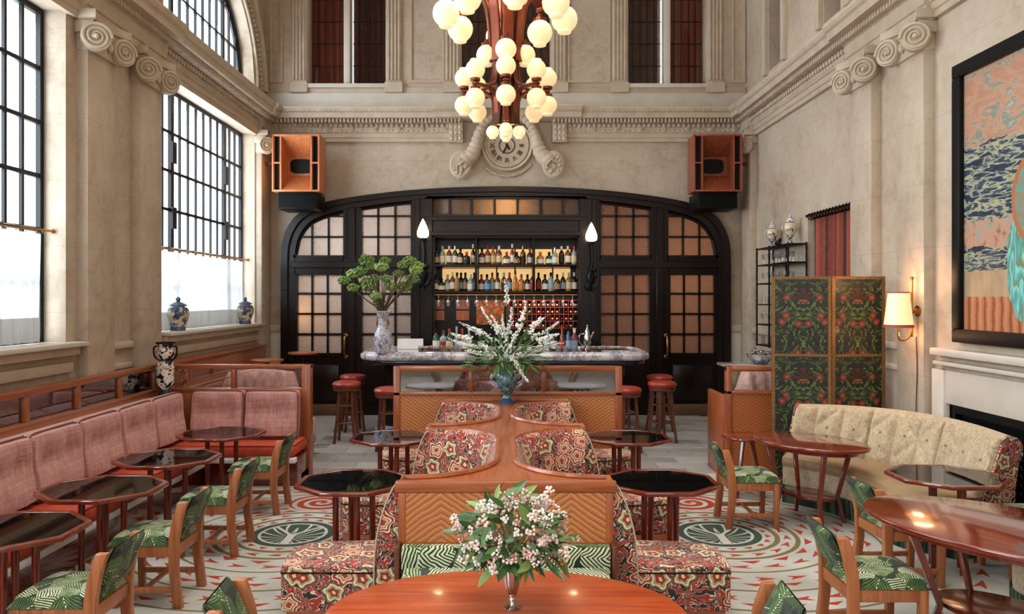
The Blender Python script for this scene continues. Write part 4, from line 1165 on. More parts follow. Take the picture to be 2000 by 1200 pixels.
# ------------------------------------------------------------------ chandelier
CY = 7.0
def chz(py): return 2+(582-py)*CY/1500
ch = thing('globe_chandelier', 'tiered copper chandelier of glowing white glass globes hanging over the seating', 'chandelier', (0, CY, chz(275)))
def globes(r, z, rad, n, off, up, mat=GLOBE):
    prof = [(max(.001, rad*sin(pi*i/10)), -rad*cos(pi*i/10)) for i in range(11)]
    # a moulded neck opposite the fitting
    sg = -1 if not up else 1
    gmb = MB().lathe(prof, n=18).lathe([(rad*.55, sg*rad*.80), (rad*.5, sg*rad*1.03), (rad*.40, sg*rad*1.06), (.001, sg*rad*1.06)], n=14)
    gm = gmb.mesh('globe', mat, smooth=True)
    cm = MB().lathe([(.001, -sg*rad*1.18), (rad*.5, -sg*rad*1.14), (rad*.52, -sg*rad*.90), (.001, -sg*rad*.88)], n=14).lathe([(.001, -sg*rad*1.5), (rad*.16, -sg*rad*1.5), (rad*.16, -sg*rad*1.1), (.001, -sg*rad*1.1)], n=8).mesh('globe_fitter', COPPER, smooth=True)
    for k in range(n):
        a = 2*pi*k/n+off; p = (r*cos(a), CY+r*sin(a), z)
        g = piece('globe', gm, ch, p); piece('globe_fitter', cm, g, p)
def arms(pr, n, off, w=.03, d=.018, mat=COPPER, name='arm'):
    """curved flat-sided ribs; pr = radius/height profile"""
    path = smoothpath([(r, 0, z) for r, z in pr], 6)
    vs = []; fs = []
    for i, p in enumerate(path):
        t = (path[min(i+1, len(path)-1)]-path[max(i-1, 0)]).normalized(); nrm = Vector((-t.z, 0, t.x))
        for a, b in ((-w, -d), (w, -d), (w, d), (-w, d)): vs.append(p+Vector((0, a, 0))+nrm*b)
    m = len(path)
    for i in range(m-1):
        for k in range(4): fs.append((i*4+k, i*4+(k+1) % 4, i*4+4+(k+1) % 4, i*4+4+k))
    fs += [(3, 2, 1, 0), (m*4-4, m*4-3, m*4-2, m*4-1)]
    me = MB().add(vs, fs).mesh(name, mat, bevel=.005, seg=1)
    for k in range(n): piece(name, me, ch, None, matrix=Matrix.Translation((0, CY, 0)) @ Matrix.Rotation(2*pi*k/n+off, 4, 'Z'))
OT = radians(8)
globes(.545, chz(32), .122, 8, OT, False, GLOBE_B)
arms([(.14, chz(125)), (.15, chz(60)), (.20, chz(5)), (.36, chz(-28)), (.545, chz(-25)), (.56, chz(-12))], 8, OT, .045, .014)
globes(.175, chz(108), .095, 4, pi/2, False)
arms([(.16, chz(86)), (.13, chz(40)), (.16, chz(-40)), (.10, chz(-120))], 4, pi/2, .022, .012)
globes(.38, chz(153), .087, 8, 0, True); globes(.38, chz(206), .087, 8, 0, False)
arms([(.115, chz(240)), (.115, chz(215)), (.13, chz(192)), (.20, chz(180)), (.30, chz(179)), (.40, chz(179))], 8, 0, .028, .012)
arms([(.115, chz(130)), (.12, chz(150)), (.15, chz(168)), (.22, chz(176)), (.33, chz(179))], 8, 0, .024, .010)
globes(.12, chz(258), .060, 4, pi/2, False, GLOBE_B)
arms([(.12, chz(247)), (.115, chz(235)), (.10, chz(200)), (.10, chz(150)), (.12, chz(110)), (.13, chz(60)), (.16, chz(20))], 4, pi/4, .05, .016, BRONZE, 'stem_plate')
MB().lathe([(.001, chz(250)), (.035, chz(248)), (.045, chz(225)), (.04, chz(215)), (.05, chz(150)), (.05, chz(20)), (.04, chz(-100)), (.03, 6.4), (.02, 9.5), (.001, 9.5)], (0, CY, 0), 14).build('stem', COPPER, ch, smooth=True)
MB().lathe([(.001, 9.38), (.16, 9.40), (.18, 9.46), (.18, 9.5), (.001, 9.5)], (0, CY, 0), 20).build('ceiling_rose', COPPER, ch, smooth=True)
tb = MB().lathe([(.001, chz(88)), (.016, chz(88)), (.016, chz(48)), (.001, chz(48))], n=8).mesh('tube_lamp', GLOBE_B, smooth=True)
for k in range(4): piece('tube_lamp', tb, ch, (.09*cos(pi/4+k*pi/2), CY+.09*sin(pi/4+k*pi/2), 0))
tb = MB().lathe([(.001, chz(244)), (.020, chz(244)), (.020, chz(212)), (.001, chz(212))], n=8).mesh('tube_lamp', GLOBE, smooth=True)
for k in range(4): piece('tube_lamp', tb, ch, (.065*cos(k*pi/2), CY+.065*sin(k*pi/2), 0))
lamp('chandelier_glow', (0, CY-.02, chz(-60)), 60, (1, .74, .46), .3)

# ------------------------------------------------------------------ the bar
bar = thing('marble_bar', 'dark bar with thick grey veined marble top and rounded corners in front of the arch', 'bar counter', (0, 11.6, 0))
BX0, BX1, BY0, BY1 = -2.14, 2.11, 10.9, 12.4
def rrect(x0, x1, y0, y1, r, n=6):
    o = []
    for cx_, cy_, a0 in ((x1-r, y0+r, -pi/2), (x1-r, y1-r, 0), (x0+r, y1-r, pi/2), (x0+r, y0+r, pi)):
        for i in range(n+1): a = a0+pi/2*i/n; o.append((cx_+r*cos(a), cy_+r*sin(a)))
    return o
MB().prism(rrect(BX0, BX1, BY0, BY1, .42), 1.10, 1.20, 'z').build('marble_top', MARBLE, bar, bevel=.035, seg=3)
rim = [(x, y, 1.195) for x, y in rrect(BX0+.07, BX1-.07, BY0+.07, BY1-.07, .36)]
MB().tube(rim+[rim[0]], .03, 8).build('raised_rim', MARBLE, bar, smooth=True)
MB().prism(rrect(BX0+.05, BX1-.05, BY0+.05, BY1-.05, .38), 1.04, 1.10, 'z').build('under_moulding', plain('ink_blue_lacquer', L(22, 26, 38), .25, coat=.3), bar, bevel=.015)
MB().prism(rrect(BX0+.32, BX1-.32, BY0+.30, BY1-.2, .25), .12, 1.04, 'z').build('body', DARKWOOD, bar, bevel=.01)
MB().prism(rrect(BX0+.22, BX1-.22, BY0+.02, BY1-.1, .35), 0, .12, 'z').build('marble_step', MARBLE_B, bar, bevel=.02)
BT = 1.202
sink = thing('bar_tray', 'shallow rimmed recess in the bar top at its fireplace end, brown reflection painted in', 'tray', (1.62, 11.6, BT))
MB().prism(rrect(1.25, 1.85, 11.15, 12.1, .08), BT, BT+.02, 'z').build('tray_base', plain('recess_brown_reflection', L(110, 84, 66), .15, .6), sink)  # brown of the recess floor is a reflection put into the colour
rr_ = [(x, y, BT+.022) for x, y in rrect(1.25, 1.85, 11.15, 12.1, .08)]; MB().tube(rr_+[rr_[0]], .012, 6).build('tray_lip', MARBLE, sink, smooth=True)
# bottles and glasses along the bar top
def onbar(px, Y=11.3): return ((px-988)*Y/1500, Y, BT)
BB = [(852, 'tall', 'green', 'white', 'black', 'first'), (866, 'round', 'clear', 'red', 'silver', 'second'), (878, 'tall', 'green', 'cream', 'red', 'third'), (892, 'slim', 'clear', 'blue', 'blue', 'fourth'), (903, 'tall', 'red', 'white', 'red', 'fifth'), (916, 'slim', 'clear', 'white', 'white', 'sixth'),
      (1082, 'tall', 'dark', 'white', 'black', 'seventh'), (1098, 'slim', 'amber', 'red', 'red', 'eighth'), (1110, 'slim', 'blue', 'blue', 'black', 'ninth'), (1122, 'tall', 'red', 'blue', 'white', 'tenth'), (1070, 'round', 'clear', 'blue', 'blue', 'eleventh'), (940, 'tall', 'dark', 'white', 'blue', 'twelfth')]
for i, (px, sh, gl, lb, cp, o_) in enumerate(sorted(BB)):
    bottle(sh, gl, lb, cp, onbar(px, 11.5+random.uniform(-.12, .2)), '%s %s bottle with %s label on the marble bar, %s from the vase' % (sh, gl, lb, ordinal(i+1)), 'bottles on the bar top', 1.05)
tmb = MB().lathe([(.001, 0), (.036, 0), (.042, .10), (.040, .10), (.034, .006), (.001, .006)], n=14)
tg = tmb.mesh('tumbler_wall', GLASSWARE, smooth=True)
drk = {k: MB().lathe([(.001, .007), (.034, .007), (.038, .068), (.001, .068)], n=12).mesh('drink', m, smooth=True) for k, m in (('dark', GL['dark']), ('red', GL['red']), ('amber', GL['golden']), ('clear', GL['clear']))}
for i, (px, k, Y) in enumerate([(822, 'dark', 11.15), (832, 'red', 11.1), (842, 'red', 11.2), (853, 'dark', 11.05), (862, 'amber', 11.15), (872, 'amber', 11.3), (884, 'amber', 11.1), (897, 'clear', 11.2), (1058, 'clear', 11.2), (1074, 'red', 11.1), (1090, 'clear', 11.15), (1105, 'clear', 11.1), (1122, 'clear', 11.2), (1138, 'dark', 11.05), (1150, 'red', 11.0), (1160, 'red', 11.1), (1170, 'dark', 11.0), (1180, 'red', 11.2)]):
    o = thing('tumbler', 'small tumbler of %s drink on the marble bar, %s from the tall vase' % (k, ordinal(i+1)), 'glass', onbar(px, Y), 0, 'tumblers along the bar top')
    for nm, me in (('tumbler_wall', tg), ('drink', drk[k])):
        c = bpy.data.objects.new(nm, me); C.objects.link(c); c.parent = o
pit = thing('cocktail_shaker', 'tall polished silver pitcher with a curved handle standing on the bar top', 'pitcher', onbar(1147, 11.4))
px_ = onbar(1147, 11.4)
MB().lathe([(.001, 0), (.05, 0), (.055, .02), (.04, .05), (.06, .14), (.055, .22), (.036, .27), (.04, .30), (.022, .33), (.012, .36), (.016, .38), (.001, .40)], px_, 18).build('body', SILVER, pit, smooth=True)
MB().tube(smoothpath([(px_[0]-.045, px_[1], BT+.26), (px_[0]-.11, px_[1], BT+.25), (px_[0]-.12, px_[1], BT+.15), (px_[0]-.055, px_[1], BT+.08)]), .009, 8).build('handle', SILVER, pit, smooth=True)
MB().tube([(px_[0]+.05, px_[1], BT+.2), (px_[0]+.09, px_[1], BT+.29), (px_[0]+.10, px_[1], BT+.29)], [.016, .01, .008], 8).build('spout', SILVER, pit, smooth=True)
mn = thing('bar_menu', 'pale folded menu card standing upright on the bar top beside the vase', 'menu', onbar(790, 12.0))
mx0, my0, _ = onbar(786, 12.0)
MB().box(-.2, .2, 0, .006, 0, .16, Matrix.Translation((mx0+.12, my0, BT)) @ Matrix.Rotation(-.25, 4, 'X')).build('front_leaf', LB['white'], mn)
MB().box(-.2, .2, 0, .006, 0, .16, Matrix.Translation((mx0+.12, my0+.08, BT)) @ Matrix.Rotation(.25, 4, 'X')).build('back_leaf', LB['white'], mn)

# vase on the bar
vx, vy = (748-988)*11.0/1500, 11.0
vs_ = thing('porcelain_vase', 'tall flared porcelain vase with red and blue figures on the corner of the bar', 'vase', (vx, vy, BT))
MB().lathe([(.001, 0), (.10, 0), (.115, .03), (.125, .10), (.13, .20), (.12, .29), (.085, .35), (.07, .42), (.075, .50), (.09, .56), (.125, .60), (.12, .605), (.08, .56), (.06, .45), (.001, .44)], (vx, vy, BT), 28).build('body', FAMROSE, vs_, smooth=True)
MB().lathe([(.1, .592), (.125, .60), (.13, .605), (.12, .61), (.1, .60)], (vx, vy, BT), 28).build('rim', plain('pale_glaze', L(190, 186, 196), .2, coat=.4), vs_, smooth=True)
for q in (-1, 1): MB().sphere((vx+q*.08, vy-.02, BT+.44), .022, 8, 6, (.7, .7, 2)).build('lug', plain('rust_glaze', L(150, 84, 60), .25), vs_, smooth=True)
# ------------------------------------------------------------------ carpet
cp_ = box('carpet', CARPET, None, -3.55, 4.1, -2.5, 8.70, -.011, .004)
tag(cp_, 'pale woven carpet with green tree medallions, olive rings and red arrowheads', 'carpet')

# ------------------------------------------------------------------ banquette along the window wall
bq = thing('window_banquette', 'built-in cherry wood bench with mirrored back rail running along the window wall', 'bench', (-3.5, 6, 0))
WX = -3.92; YP = 8.62
RT = 1.25
def rail_set(x0, x1, y0, y1, z0, z1, mat, nm, par=bq): return box(nm, mat, par, x0, x1, y0, y1, z0, z1, .008)
rail_set(WX-.10, WX+.02, 1.5, YP+.08, RT-.055, RT, WOOD_Y, 'top_rail')
rail_set(WX-.08, WX+.005, 1.5, YP+.08, .0, .96, WOOD_Y, 'back_board')
rail_set(WX-.06, WX+.015, 1.5, YP, .955, .985, WOOD_Y, 'lower_rail')
yd = [8.57, 7.80, 7.03, 6.27, 5.5, 4.75, 4.0, 3.2, 2.4, 1.6]
for y in yd: rail_set(WX-.05, WX+.015, y-.035, y+.035, .985, RT-.055, WOOD_Z, 'stile')
for a, b in zip(yd, yd[1:]): box('mirror_pane', MIRROR, bq, WX-.03, WX-.012, b+.035, a-.035, .985, RT-.055)
rail_set(WX, WX+.24, 1.5, YP, .88, .905, CREAMEDGE, 'cream_ledge')
rail_set(WX, -3.2, 1.5, 8.1, .0, .30, REDWOOD, 'seat_box')
rail_set(-3.2, -3.09, 1.5, 8.05, .26, .315, CREAMEDGE, 'cream_edging')
# cross screen at the end
XE = -2.19
rail_set(WX, XE, YP, YP+.09, RT-.05, RT, WOOD, 'top_rail')
rail_set(WX, XE-.10, YP, YP+.09, .0, .955, CHEV_DIM, 'cross_panel')
rail_set(WX, XE-.10, YP-.01, YP+.10, .94, .985, WOOD, 'lower_rail')
rail_set(XE-.10, XE, YP-.02, YP+.11, 0, RT, WOOD_Z, 'end_post')
rail_set(-3.09, -3.04, YP, YP+.09, .985, RT-.05, WOOD_Z, 'stile')
box('clear_pane', GLASSWARE, bq, WX, -3.09, YP+.04, YP+.047, .985, RT-.05); box('clear_pane', GLASSWARE, bq, -3.04, XE-.10, YP+.04, YP+.047, .985, RT-.05)
rail_set(-3.2, XE-.02, 8.14, YP, 0, .30, REDWOOD, 'seat_box')
rail_set(-3.09, XE-.02, 8.05, 8.14, .26, .315, CREAMEDGE, 'cream_edging')
box('kick_rail', WOOD, bq, XE-.4, XE-.02, 8.3, YP-.01, .02, .10)
rail_set(-4.1, -3.92, YP+.1, 12.55, 0, 1.2, WOOD_Y, 'far_wainscot'); rail_set(-4.1, -3.90, YP+.1, 12.57, 1.2, 1.245, WOOD_Y, 'far_cap_rail')

def cushion(w, h, d, tuft=(), seed=0, rough=.012):
    rnd = random.Random(seed); ph = [rnd.uniform(0, 6) for _ in range(4)]
    nu, nv = 26, 18
    def fn(side):
        def f(u, v):
            x = (u-.5)*2; z = (v-.5)*2
            e = max(0, (1-abs(x)**16)*(1-abs(z)**14))**.42
            t = d*.5*e
            if side < 0:
                for (tx, tz) in tuft: t -= .05*math.exp(-((x-tx)**2*w*w*14+(z-tz)**2*h*h*30))
                t += rough*sin(x*6+ph[0]+z*2)*e*.6+rough*sin(x*15+ph[1])*cos(z*3+ph[2])*e*.5
            return (x*w*.5*(1-.03*(z*z)), side*t, z*h*.5*(1-.03*x*x)+h*.5)
        return f
    mb = MB(); mb.grid(fn(-1), nu, nv); mb.grid(fn(1), nu, nv)
    return mb
def pipe_loop(w, h, y):
    pts = []
    for i in range(48):
        a = 2*pi*i/48; c, s = cos(a), sin(a)
        pts.append((w*.5*(abs(c)**.22)*(1 if c > 0 else -1), y, h*.5+h*.5*(abs(s)**.22)*(1 if s > 0 else -1)))
    return pts+[pts[0]]
PIPING = plain('rose_piping', L(120, 62, 58), .8)
def back_cushion(i, a, b, along, label):
    w = abs(b-a)+.012; h = .53; c = (a+b)/2
    if along == 'y': o = thing('back_cushion', label, 'cushion', (-3.55, c, .455), pi/2, 'pink cushions leaning on the banquette back')
    else: o = thing('back_cushion', label, 'cushion', (c, 8.45, .455), 0, 'pink cushions leaning on the banquette back')
    cushion(w, h, .20, ((-.45, .1), (.45, .1)), i).build('cover', PINK, o, smooth=True, local=True)
    MB().tube(pipe_loop(w*.985, h*.985, -.05), .007, 6, False).build('piping', PIPING, o, smooth=True, local=True)
    o.rotation_euler = (-.10, 0, o.rotation_euler[2]) if along == 'x' else (-.10, 0, pi/2)
    return o
cb = [8.38, 7.70, 7.03, 6.37, 5.71, 5.05, 4.38, 3.7, 3.0]
for i, (a, b) in enumerate(zip(cb, cb[1:])):
    back_cushion(i, b, a, 'y', 'dusty pink tufted back cushion by the window wall, %s counted from the corner vase' % ordinal(i+1))
back_cushion(11, -3.46, -2.88, 'x', 'dusty pink back cushion against the glazed end screen, beside the corner')
back_cushion(12, -2.87, -2.28, 'x', 'paler pink back cushion against the glazed end screen, at its open end')
def seat_cushion(x0, x1, y0, y1, label):
    o = thing('seat_cushion', label, 'cushion', ((x0+x1)/2, (y0+y1)/2, .315), 0, 'rust red seat cushions on the banquette')
    MB().box(x0, x1, y0, y1, .315, .45).build('cover', REDVELVET, o, bevel=.045, seg=3)
    pts = [(x, y, .44) for x, y in rrect(x0+.01, x1-.01, y0+.01, y1-.01, .05)]
    MB().tube(pts+[pts[0]], .008, 6).build('piping', plain('red_piping', L(140, 44, 28), .7), o, smooth=True)
for i, (a, b) in enumerate(((6.75, 8.04), (5.4, 6.74), (4.05, 5.39), (2.7, 4.04))):
    seat_cushion(-3.72, -3.08, a, b, 'rust red velvet bench seat cushion under the pink cushions, %s from the corner' % ordinal(i+1))
seat_cushion(-3.72, -2.22, 8.06, 8.60, 'rust red velvet seat cushion in front of the glazed end screen')
# tall vase in the corner
vz = thing('imari_vase', 'tall black white and red patterned vase with rim on the banquette corner ledge', 'vase', (-3.76, 8.48, .906))
MB().lathe([(.001, 0), (.10, 0), (.09, .03), (.06, .08), (.075, .10), (.115, .13), (.12, .30), (.12, .36), (.10, .40), (.10, .42), (.115, .44), (.115, .53), (.10, .55), (.125, .59), (.12, .60), (.09, .58), (.001, .55)], (-3.76, 8.48, .906), 24, None, .8, .8).build('body', IMARI, vz, smooth=True)
MB().lathe([(.001, 0), (.104, -.002), (.094, .032), (.064, .082), (.001, .083)], (-3.76, 8.48, .906), 24, None, .8, .8).build('foot', plain('ink_glaze', L(20, 24, 40), .15, coat=.4), vz, smooth=True)
MB().lathe([(.102, .405), (.106, .41), (.102, .42)], (-3.76, 8.48, .906), 24, None, .8, .8).lathe([(.10, .575), (.128, .59), (.122, .605), (.10, .59)], (-3.76, 8.48, .906), 24, None, .8, .8).build('black_band', BLACK, vz, smooth=True)
for s in (-1, 1): MB().tube(smoothpath([(-3.76+s*.08, 8.48, 1.47), (-3.76+s*.125, 8.48, 1.45), (-3.76+s*.12, 8.48, 1.36), (-3.76+s*.085, 8.48, 1.32)]), .010, 6).build('handle', BLACK, vz, smooth=True)

# ------------------------------------------------------------------ chairs
def make_chair(label, group, w=.42):
    o = thing('dining_chair', label, 'chair', (0, 0, 0), 0, group)
    hw = w/2
    prof = [(-.255, 0), (-.195, 0), (-.165, .25), (-.165, .44), (-.185, .56), (-.225, .685), (-.285, .685), (-.25, .56), (-.228, .44), (-.225, .25)]
    for s in (-1, 1):
        a, b = sorted((s*hw, s*(hw-.042)))
        MB().prism(prof, a, b, 'y').build('rear_leg', CHAIRWOOD, o, bevel=.006, local=True)
        a, b = sorted((s*(hw-.005), s*(hw-.05)))
        MB().prism([(.165, 0), (.205, 0), (.215, .40), (.165, .40)], a, b, 'y').build('front_leg', CHAIRWOOD, o, bevel=.006, local=True)
        a, b = sorted((s*(hw-.012), s*(hw-.036)))
        MB().box(-.17, .17, a, b, .33, .40).build('side_rail', CHAIRWOOD, o, bevel=.004, local=True)
        MB().box(-.20, .17, a, b, .10, .135).build('stretcher', CHAIRWOOD, o, bevel=.004, local=True)
    MB().box(.17, .20, -hw+.045, hw-.045, .33, .40).build('front_rail', CHAIRWOOD, o, bevel=.004, local=True)
    MB().box(-.215, -.19, -hw+.04, hw-.04, .33, .40).build('rear_rail', CHAIRWOOD, o, bevel=.004, local=True)
    MB().box(-.01, .015, -hw+.03, hw-.03, .105, .13).build('cross_stretcher', CHAIRWOOD, o, bevel=.004, local=True)
    def top(u, v):
        x = (u-.5)*2; y = (v-.5)*2
        e = max(0, (1-abs(x)**6)*(1-abs(y)**6))**.4
        return (x*.215+.012, y*(hw+.005)*(1-.04*(1-x)*.5), .405+.07*e)
    mb = MB().grid(top, 16, 16); mb.grid(lambda u, v: ((u-.5)*.43+.012, (v-.5)*2*(hw+.005)*(1-.04*(1-(u-.5)*2)*.5), .405), 16, 16)
    mb.build('seat', PALM, o, smooth=True, local=True)
    def back(side):
        def f(u, v):
            y = (u-.5)*2*(hw-.043); z = .455+.25*v
            xc = -.205-.10*max(0, v)**1.2
            e = max(0, (1-abs((u-.5)*2)**8)*(1-abs((v-.5)*2)**8))**.45
            return (xc+side*.028*e+side*.004, y, z)
        return f
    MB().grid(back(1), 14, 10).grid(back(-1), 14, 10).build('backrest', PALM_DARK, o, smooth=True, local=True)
    return o
gch = 'palm leaf fabric dining chairs'
ch0 = make_chair('palm leaf fabric oak chair beside the banquette, nearest to the camera of four in line', gch)
ch0.location = (-2.33, 4.14, 0); ch0.rotation_euler = (0, 0, pi)
def chair(x, y, rz, label): return dup(ch0, (x, y, 0), rz, label, gch)
chair(-2.33, 5.13, pi, 'palm leaf fabric oak chair beside the banquette, second of four from the camera')
chair(-2.31, 6.1, pi, 'palm leaf fabric oak chair beside the banquette, third of four from the camera')
chair(-2.33, 7.25, pi, 'palm leaf fabric oak chair nearest the glazed end screen of the banquette')
chair(-.98, 3.42, .06, 'palm leaf chair cut by the lower frame edge, window side of the orange oval table')
chair(.95, 3.38, pi-.06, 'palm leaf chair cut by the lower frame edge, fireplace side of the orange oval table')
chair(2.15, 6.82, .0, 'palm leaf fabric oak chair facing the oval table in front of the folding screen')
chair(2.10, 4.40, .0, 'palm leaf fabric oak chair facing the large glossy oval table, lower seat of the pair')
chair(2.80, 5.46, .05, 'palm leaf fabric oak chair pushed behind the large oval table, facing the octagonal table')
chair(3.74, 5.56, pi, 'palm leaf fabric chair half out of frame at the end of the tufted sofa')

# ------------------------------------------------------------------ octagonal glass-top tables
BLKGLASS = plain('black_glass', L(6, 6, 7), .03, var=.02, spec=.35)
def octa(rx, ry): return [(rx/cos(pi/8)*cos(pi/8+i*pi/4), ry/cos(pi/8)*sin(pi/8+i*pi/4)) for i in range(8)]
def make_octagon(label, group, rx=.39, ry=.36, h=.70):
    o = thing('octagonal_table', label, 'table', (0, 0, 0), 0, group)
    oc = octa(rx, ry); ic = octa(rx-.035, ry-.035)
    mb = MB(); n = 8
    vs = [(x, y, h-.028) for x, y in oc]+[(x, y, h) for x, y in oc]+[(x, y, h) for x, y in ic]+[(x, y, h-.012) for x, y in ic]
    fs = [(7, 6, 5, 4, 3, 2, 1, 0)]
    for i in range(8):
        j = (i+1) % 8; fs += [(i, j, 8+j, 8+i), (8+i, 8+j, 16+j, 16+i), (16+i, 16+j, 24+j, 24+i)]
    mb.add(vs, fs); mb.build('wood_edge', REDWOOD, o, local=True, bevel=.003, seg=1)
    MB().prism(ic, h-.010, h-.002, 'z').build('glass_top', BLKGLASS, o, local=True)
    for k in range(4):
        a = k*pi/2+.35; x, y = .13*cos(a), .13*sin(a)
        MB().tube([(x, y, 0), (x, y, h-.028)], .022, 10).build('leg', REDWOOD_Z, o, smooth=True, local=True)
    MB().prism(octa(.17, .17), h-.06, h-.028, 'z').build('top_plate', REDWOOD, o, local=True)
    return o
gt = 'octagonal black glass tables'
t0 = make_octagon('octagonal black glass table tucked in the banquette corner by the glazed end screen', gt); t0.location = (-2.74, 7.41, 0)
def octab(x, y, label): return dup(t0, (x, y, 0), 0, label, gt)
octab(-2.76, 6.27, 'octagonal black glass table at the banquette, second from the corner vase')
octab(-2.77, 5.28, 'octagonal black glass table at the banquette, third from the corner vase')
octab(-2.80, 4.33, 'octagonal black glass table at the banquette, cut by the picture edge')
octab(-1.08, 5.47, 'octagonal black glass table between the floral booth seats, window side, nearer the camera')
octab(1.10, 5.47, 'octagonal black glass table between the floral booth seats, fireplace side, nearer the camera')
octab(-1.05, 7.2, 'octagonal black glass table at the far floral booth on the window side')
octab(1.13, 7.2, 'octagonal black glass table at the far floral booth on the fireplace side')
octab(3.24, 5.64, 'octagonal black glass table standing in front of the tufted beige sofa')

# ------------------------------------------------------------------ oval mahogany tables
def ell(a, b, n=40): return [(a*cos(2*pi*i/n), b*sin(2*pi*i/n)) for i in range(n)]
def oval_table(label, loc, rz, a, b, h, mat, legmat, shelf=True, grp='oval wood tables'):
    o = thing('oval_table', label, 'table', loc, rz, grp)
    MB().prism(ell(a, b, 56), h-.032, h, 'z').build('table_top', mat, o, local=True, bevel=.011, seg=3, ang=60)
    MB().prism(ell(a-.09, b-.09), h-.075, h-.032, 'z').build('apron', legmat, o, local=True)
    for sx in (-1, 1):
        for sy in (-1, 1):
            P0 = Vector((sx*a*.52, sy*b*.52, h-.05)); P1 = Vector((sx*a*.36, sy*b*.36, .24)); P2 = Vector((sx*a*.44, sy*b*.44, .0))
            MB().tube([P0, P1, P2], [.030, .024, .022], 4).build('leg', legmat, o, local=True, bevel=.004, seg=1)
    if shelf: MB().prism(ell(a*.48, b*.48), .225, .25, 'z').build('shelf', legmat, o, local=True, bevel=.006)
    return o
oval_table('glossy dark red oval table in front of the tufted sofa and folding screen', (2.72, 6.90, 0), radians(-54), .54, .39, .72, REDWOOD, REDWOOD_Z)
oval_table('largest glossy dark red oval table, cut by the picture edge near the fireplace', (2.81, 4.28, 0), radians(-54), .80, .52, .72, REDWOOD, REDWOOD_Z)
oval_table('orange mahogany oval table holding the pink blossom vase, lower middle of frame', (-.0, 3.17, 0), 0, .75, .51, .70, ORANGEWOOD, REDWOOD_Z)
# small side table by the partition
st = thing('side_table', 'small round mahogany side table standing in front of the wood partition beside the screen', 'table', (2.42, 7.75, 0))
MB().prism([(2.42+.24*cos(2*pi*i/32), 7.75+.24*sin(2*pi*i/32)) for i in range(32)], .585, .61, 'z').build('table_top', REDWOOD, st, bevel=.008, ang=60)
for k in range(3):
    a = k*2*pi/3-.3; MB().tube([(2.42+.05*cos(a), 7.75+.05*sin(a), .585), (2.42+.17*cos(a), 7.75+.17*sin(a), 0)], [.024, .018], 6).build('leg', REDWOOD_Z, st, smooth=True)

# ------------------------------------------------------------------ central booths
IZ = .88
def narc(cy, b, sgn, far):
    """niche outline on one side from the near mouth to the far mouth"""
    return
def niche(cy0, cy1, hw0, hw1, sp=.06):
    c0 = cy0+.58; c1 = cy1-.52; pts = []
    for i in range(13):
        t = pi/2*i/12; pts.append((hw0-(hw0-sp)*sin(t), c0-(c0-cy0)*cos(t)))
    for i in range(13):
        t = pi/2*i/12; pts.append((sp+(hw1-sp)*(1-cos(t)), c1+(cy1-c1)*sin(t)))
    return pts
N1 = niche(4.76, 6.53, .635, .66); N2 = niche(6.72, 8.20, .66, .68)
half = [(.635, 4.63), (.635, 4.76)]+N1+[(.665, 6.53), (.665, 6.72)]+N2+[(.68, 8.20), (.68, 8.36)]
plan = [(x, y) for x, y in half]+[(-x, y) for x, y in half[::-1]]
def dedupe(p):
    o = []
    for q in p:
        if not o or (abs(q[0]-o[-1][0])+abs(q[1]-o[-1][1])) > .004: o.append(q)
    return o
plan = dedupe(plan)
isl = thing('booth_divider', 'long cherry wood divider with waisted flat top separating the floral booth seats', 'divider', (0, 6.5, 0))
MB().prism(plan, IZ-.045, IZ-.005, 'z').build('top', WOOD_Y, isl, bevel=.006, seg=1)
inner = [(x*.93 if abs(x) > .2 else x*.8, 6.5+(y-6.5)*.992) for x, y in plan]
MB().prism(inner, 0, IZ-.045, 'z').build('core', WOOD_Z, isl)
pts = [(x, y, IZ+.003) for x, y in plan]
MB().tube(pts+[pts[0]], .020, 6, False).build('raised_rim', WOOD, isl, smooth=True)
box('front_edge', WOOD, isl, -.665, .665, 4.595, 4.64, IZ-.05, IZ+.022, .014)
box('front_panel', CHEV, isl, -.60, .60, 4.60, 4.625, .53, IZ-.05)
for s in (-1, 1): box('corner_stile', WOOD_Z, isl, min(s*.60, s*.645), max(s*.60, s*.645), 4.597, 4.70, 0, IZ-.05, .006)
box('bottom_rail', WOOD, isl, -.60, .60, 4.597, 4.63, .515, .535)
box('back_board', WOOD, isl, -.60, .60, 4.603, 4.64, 0, .52)
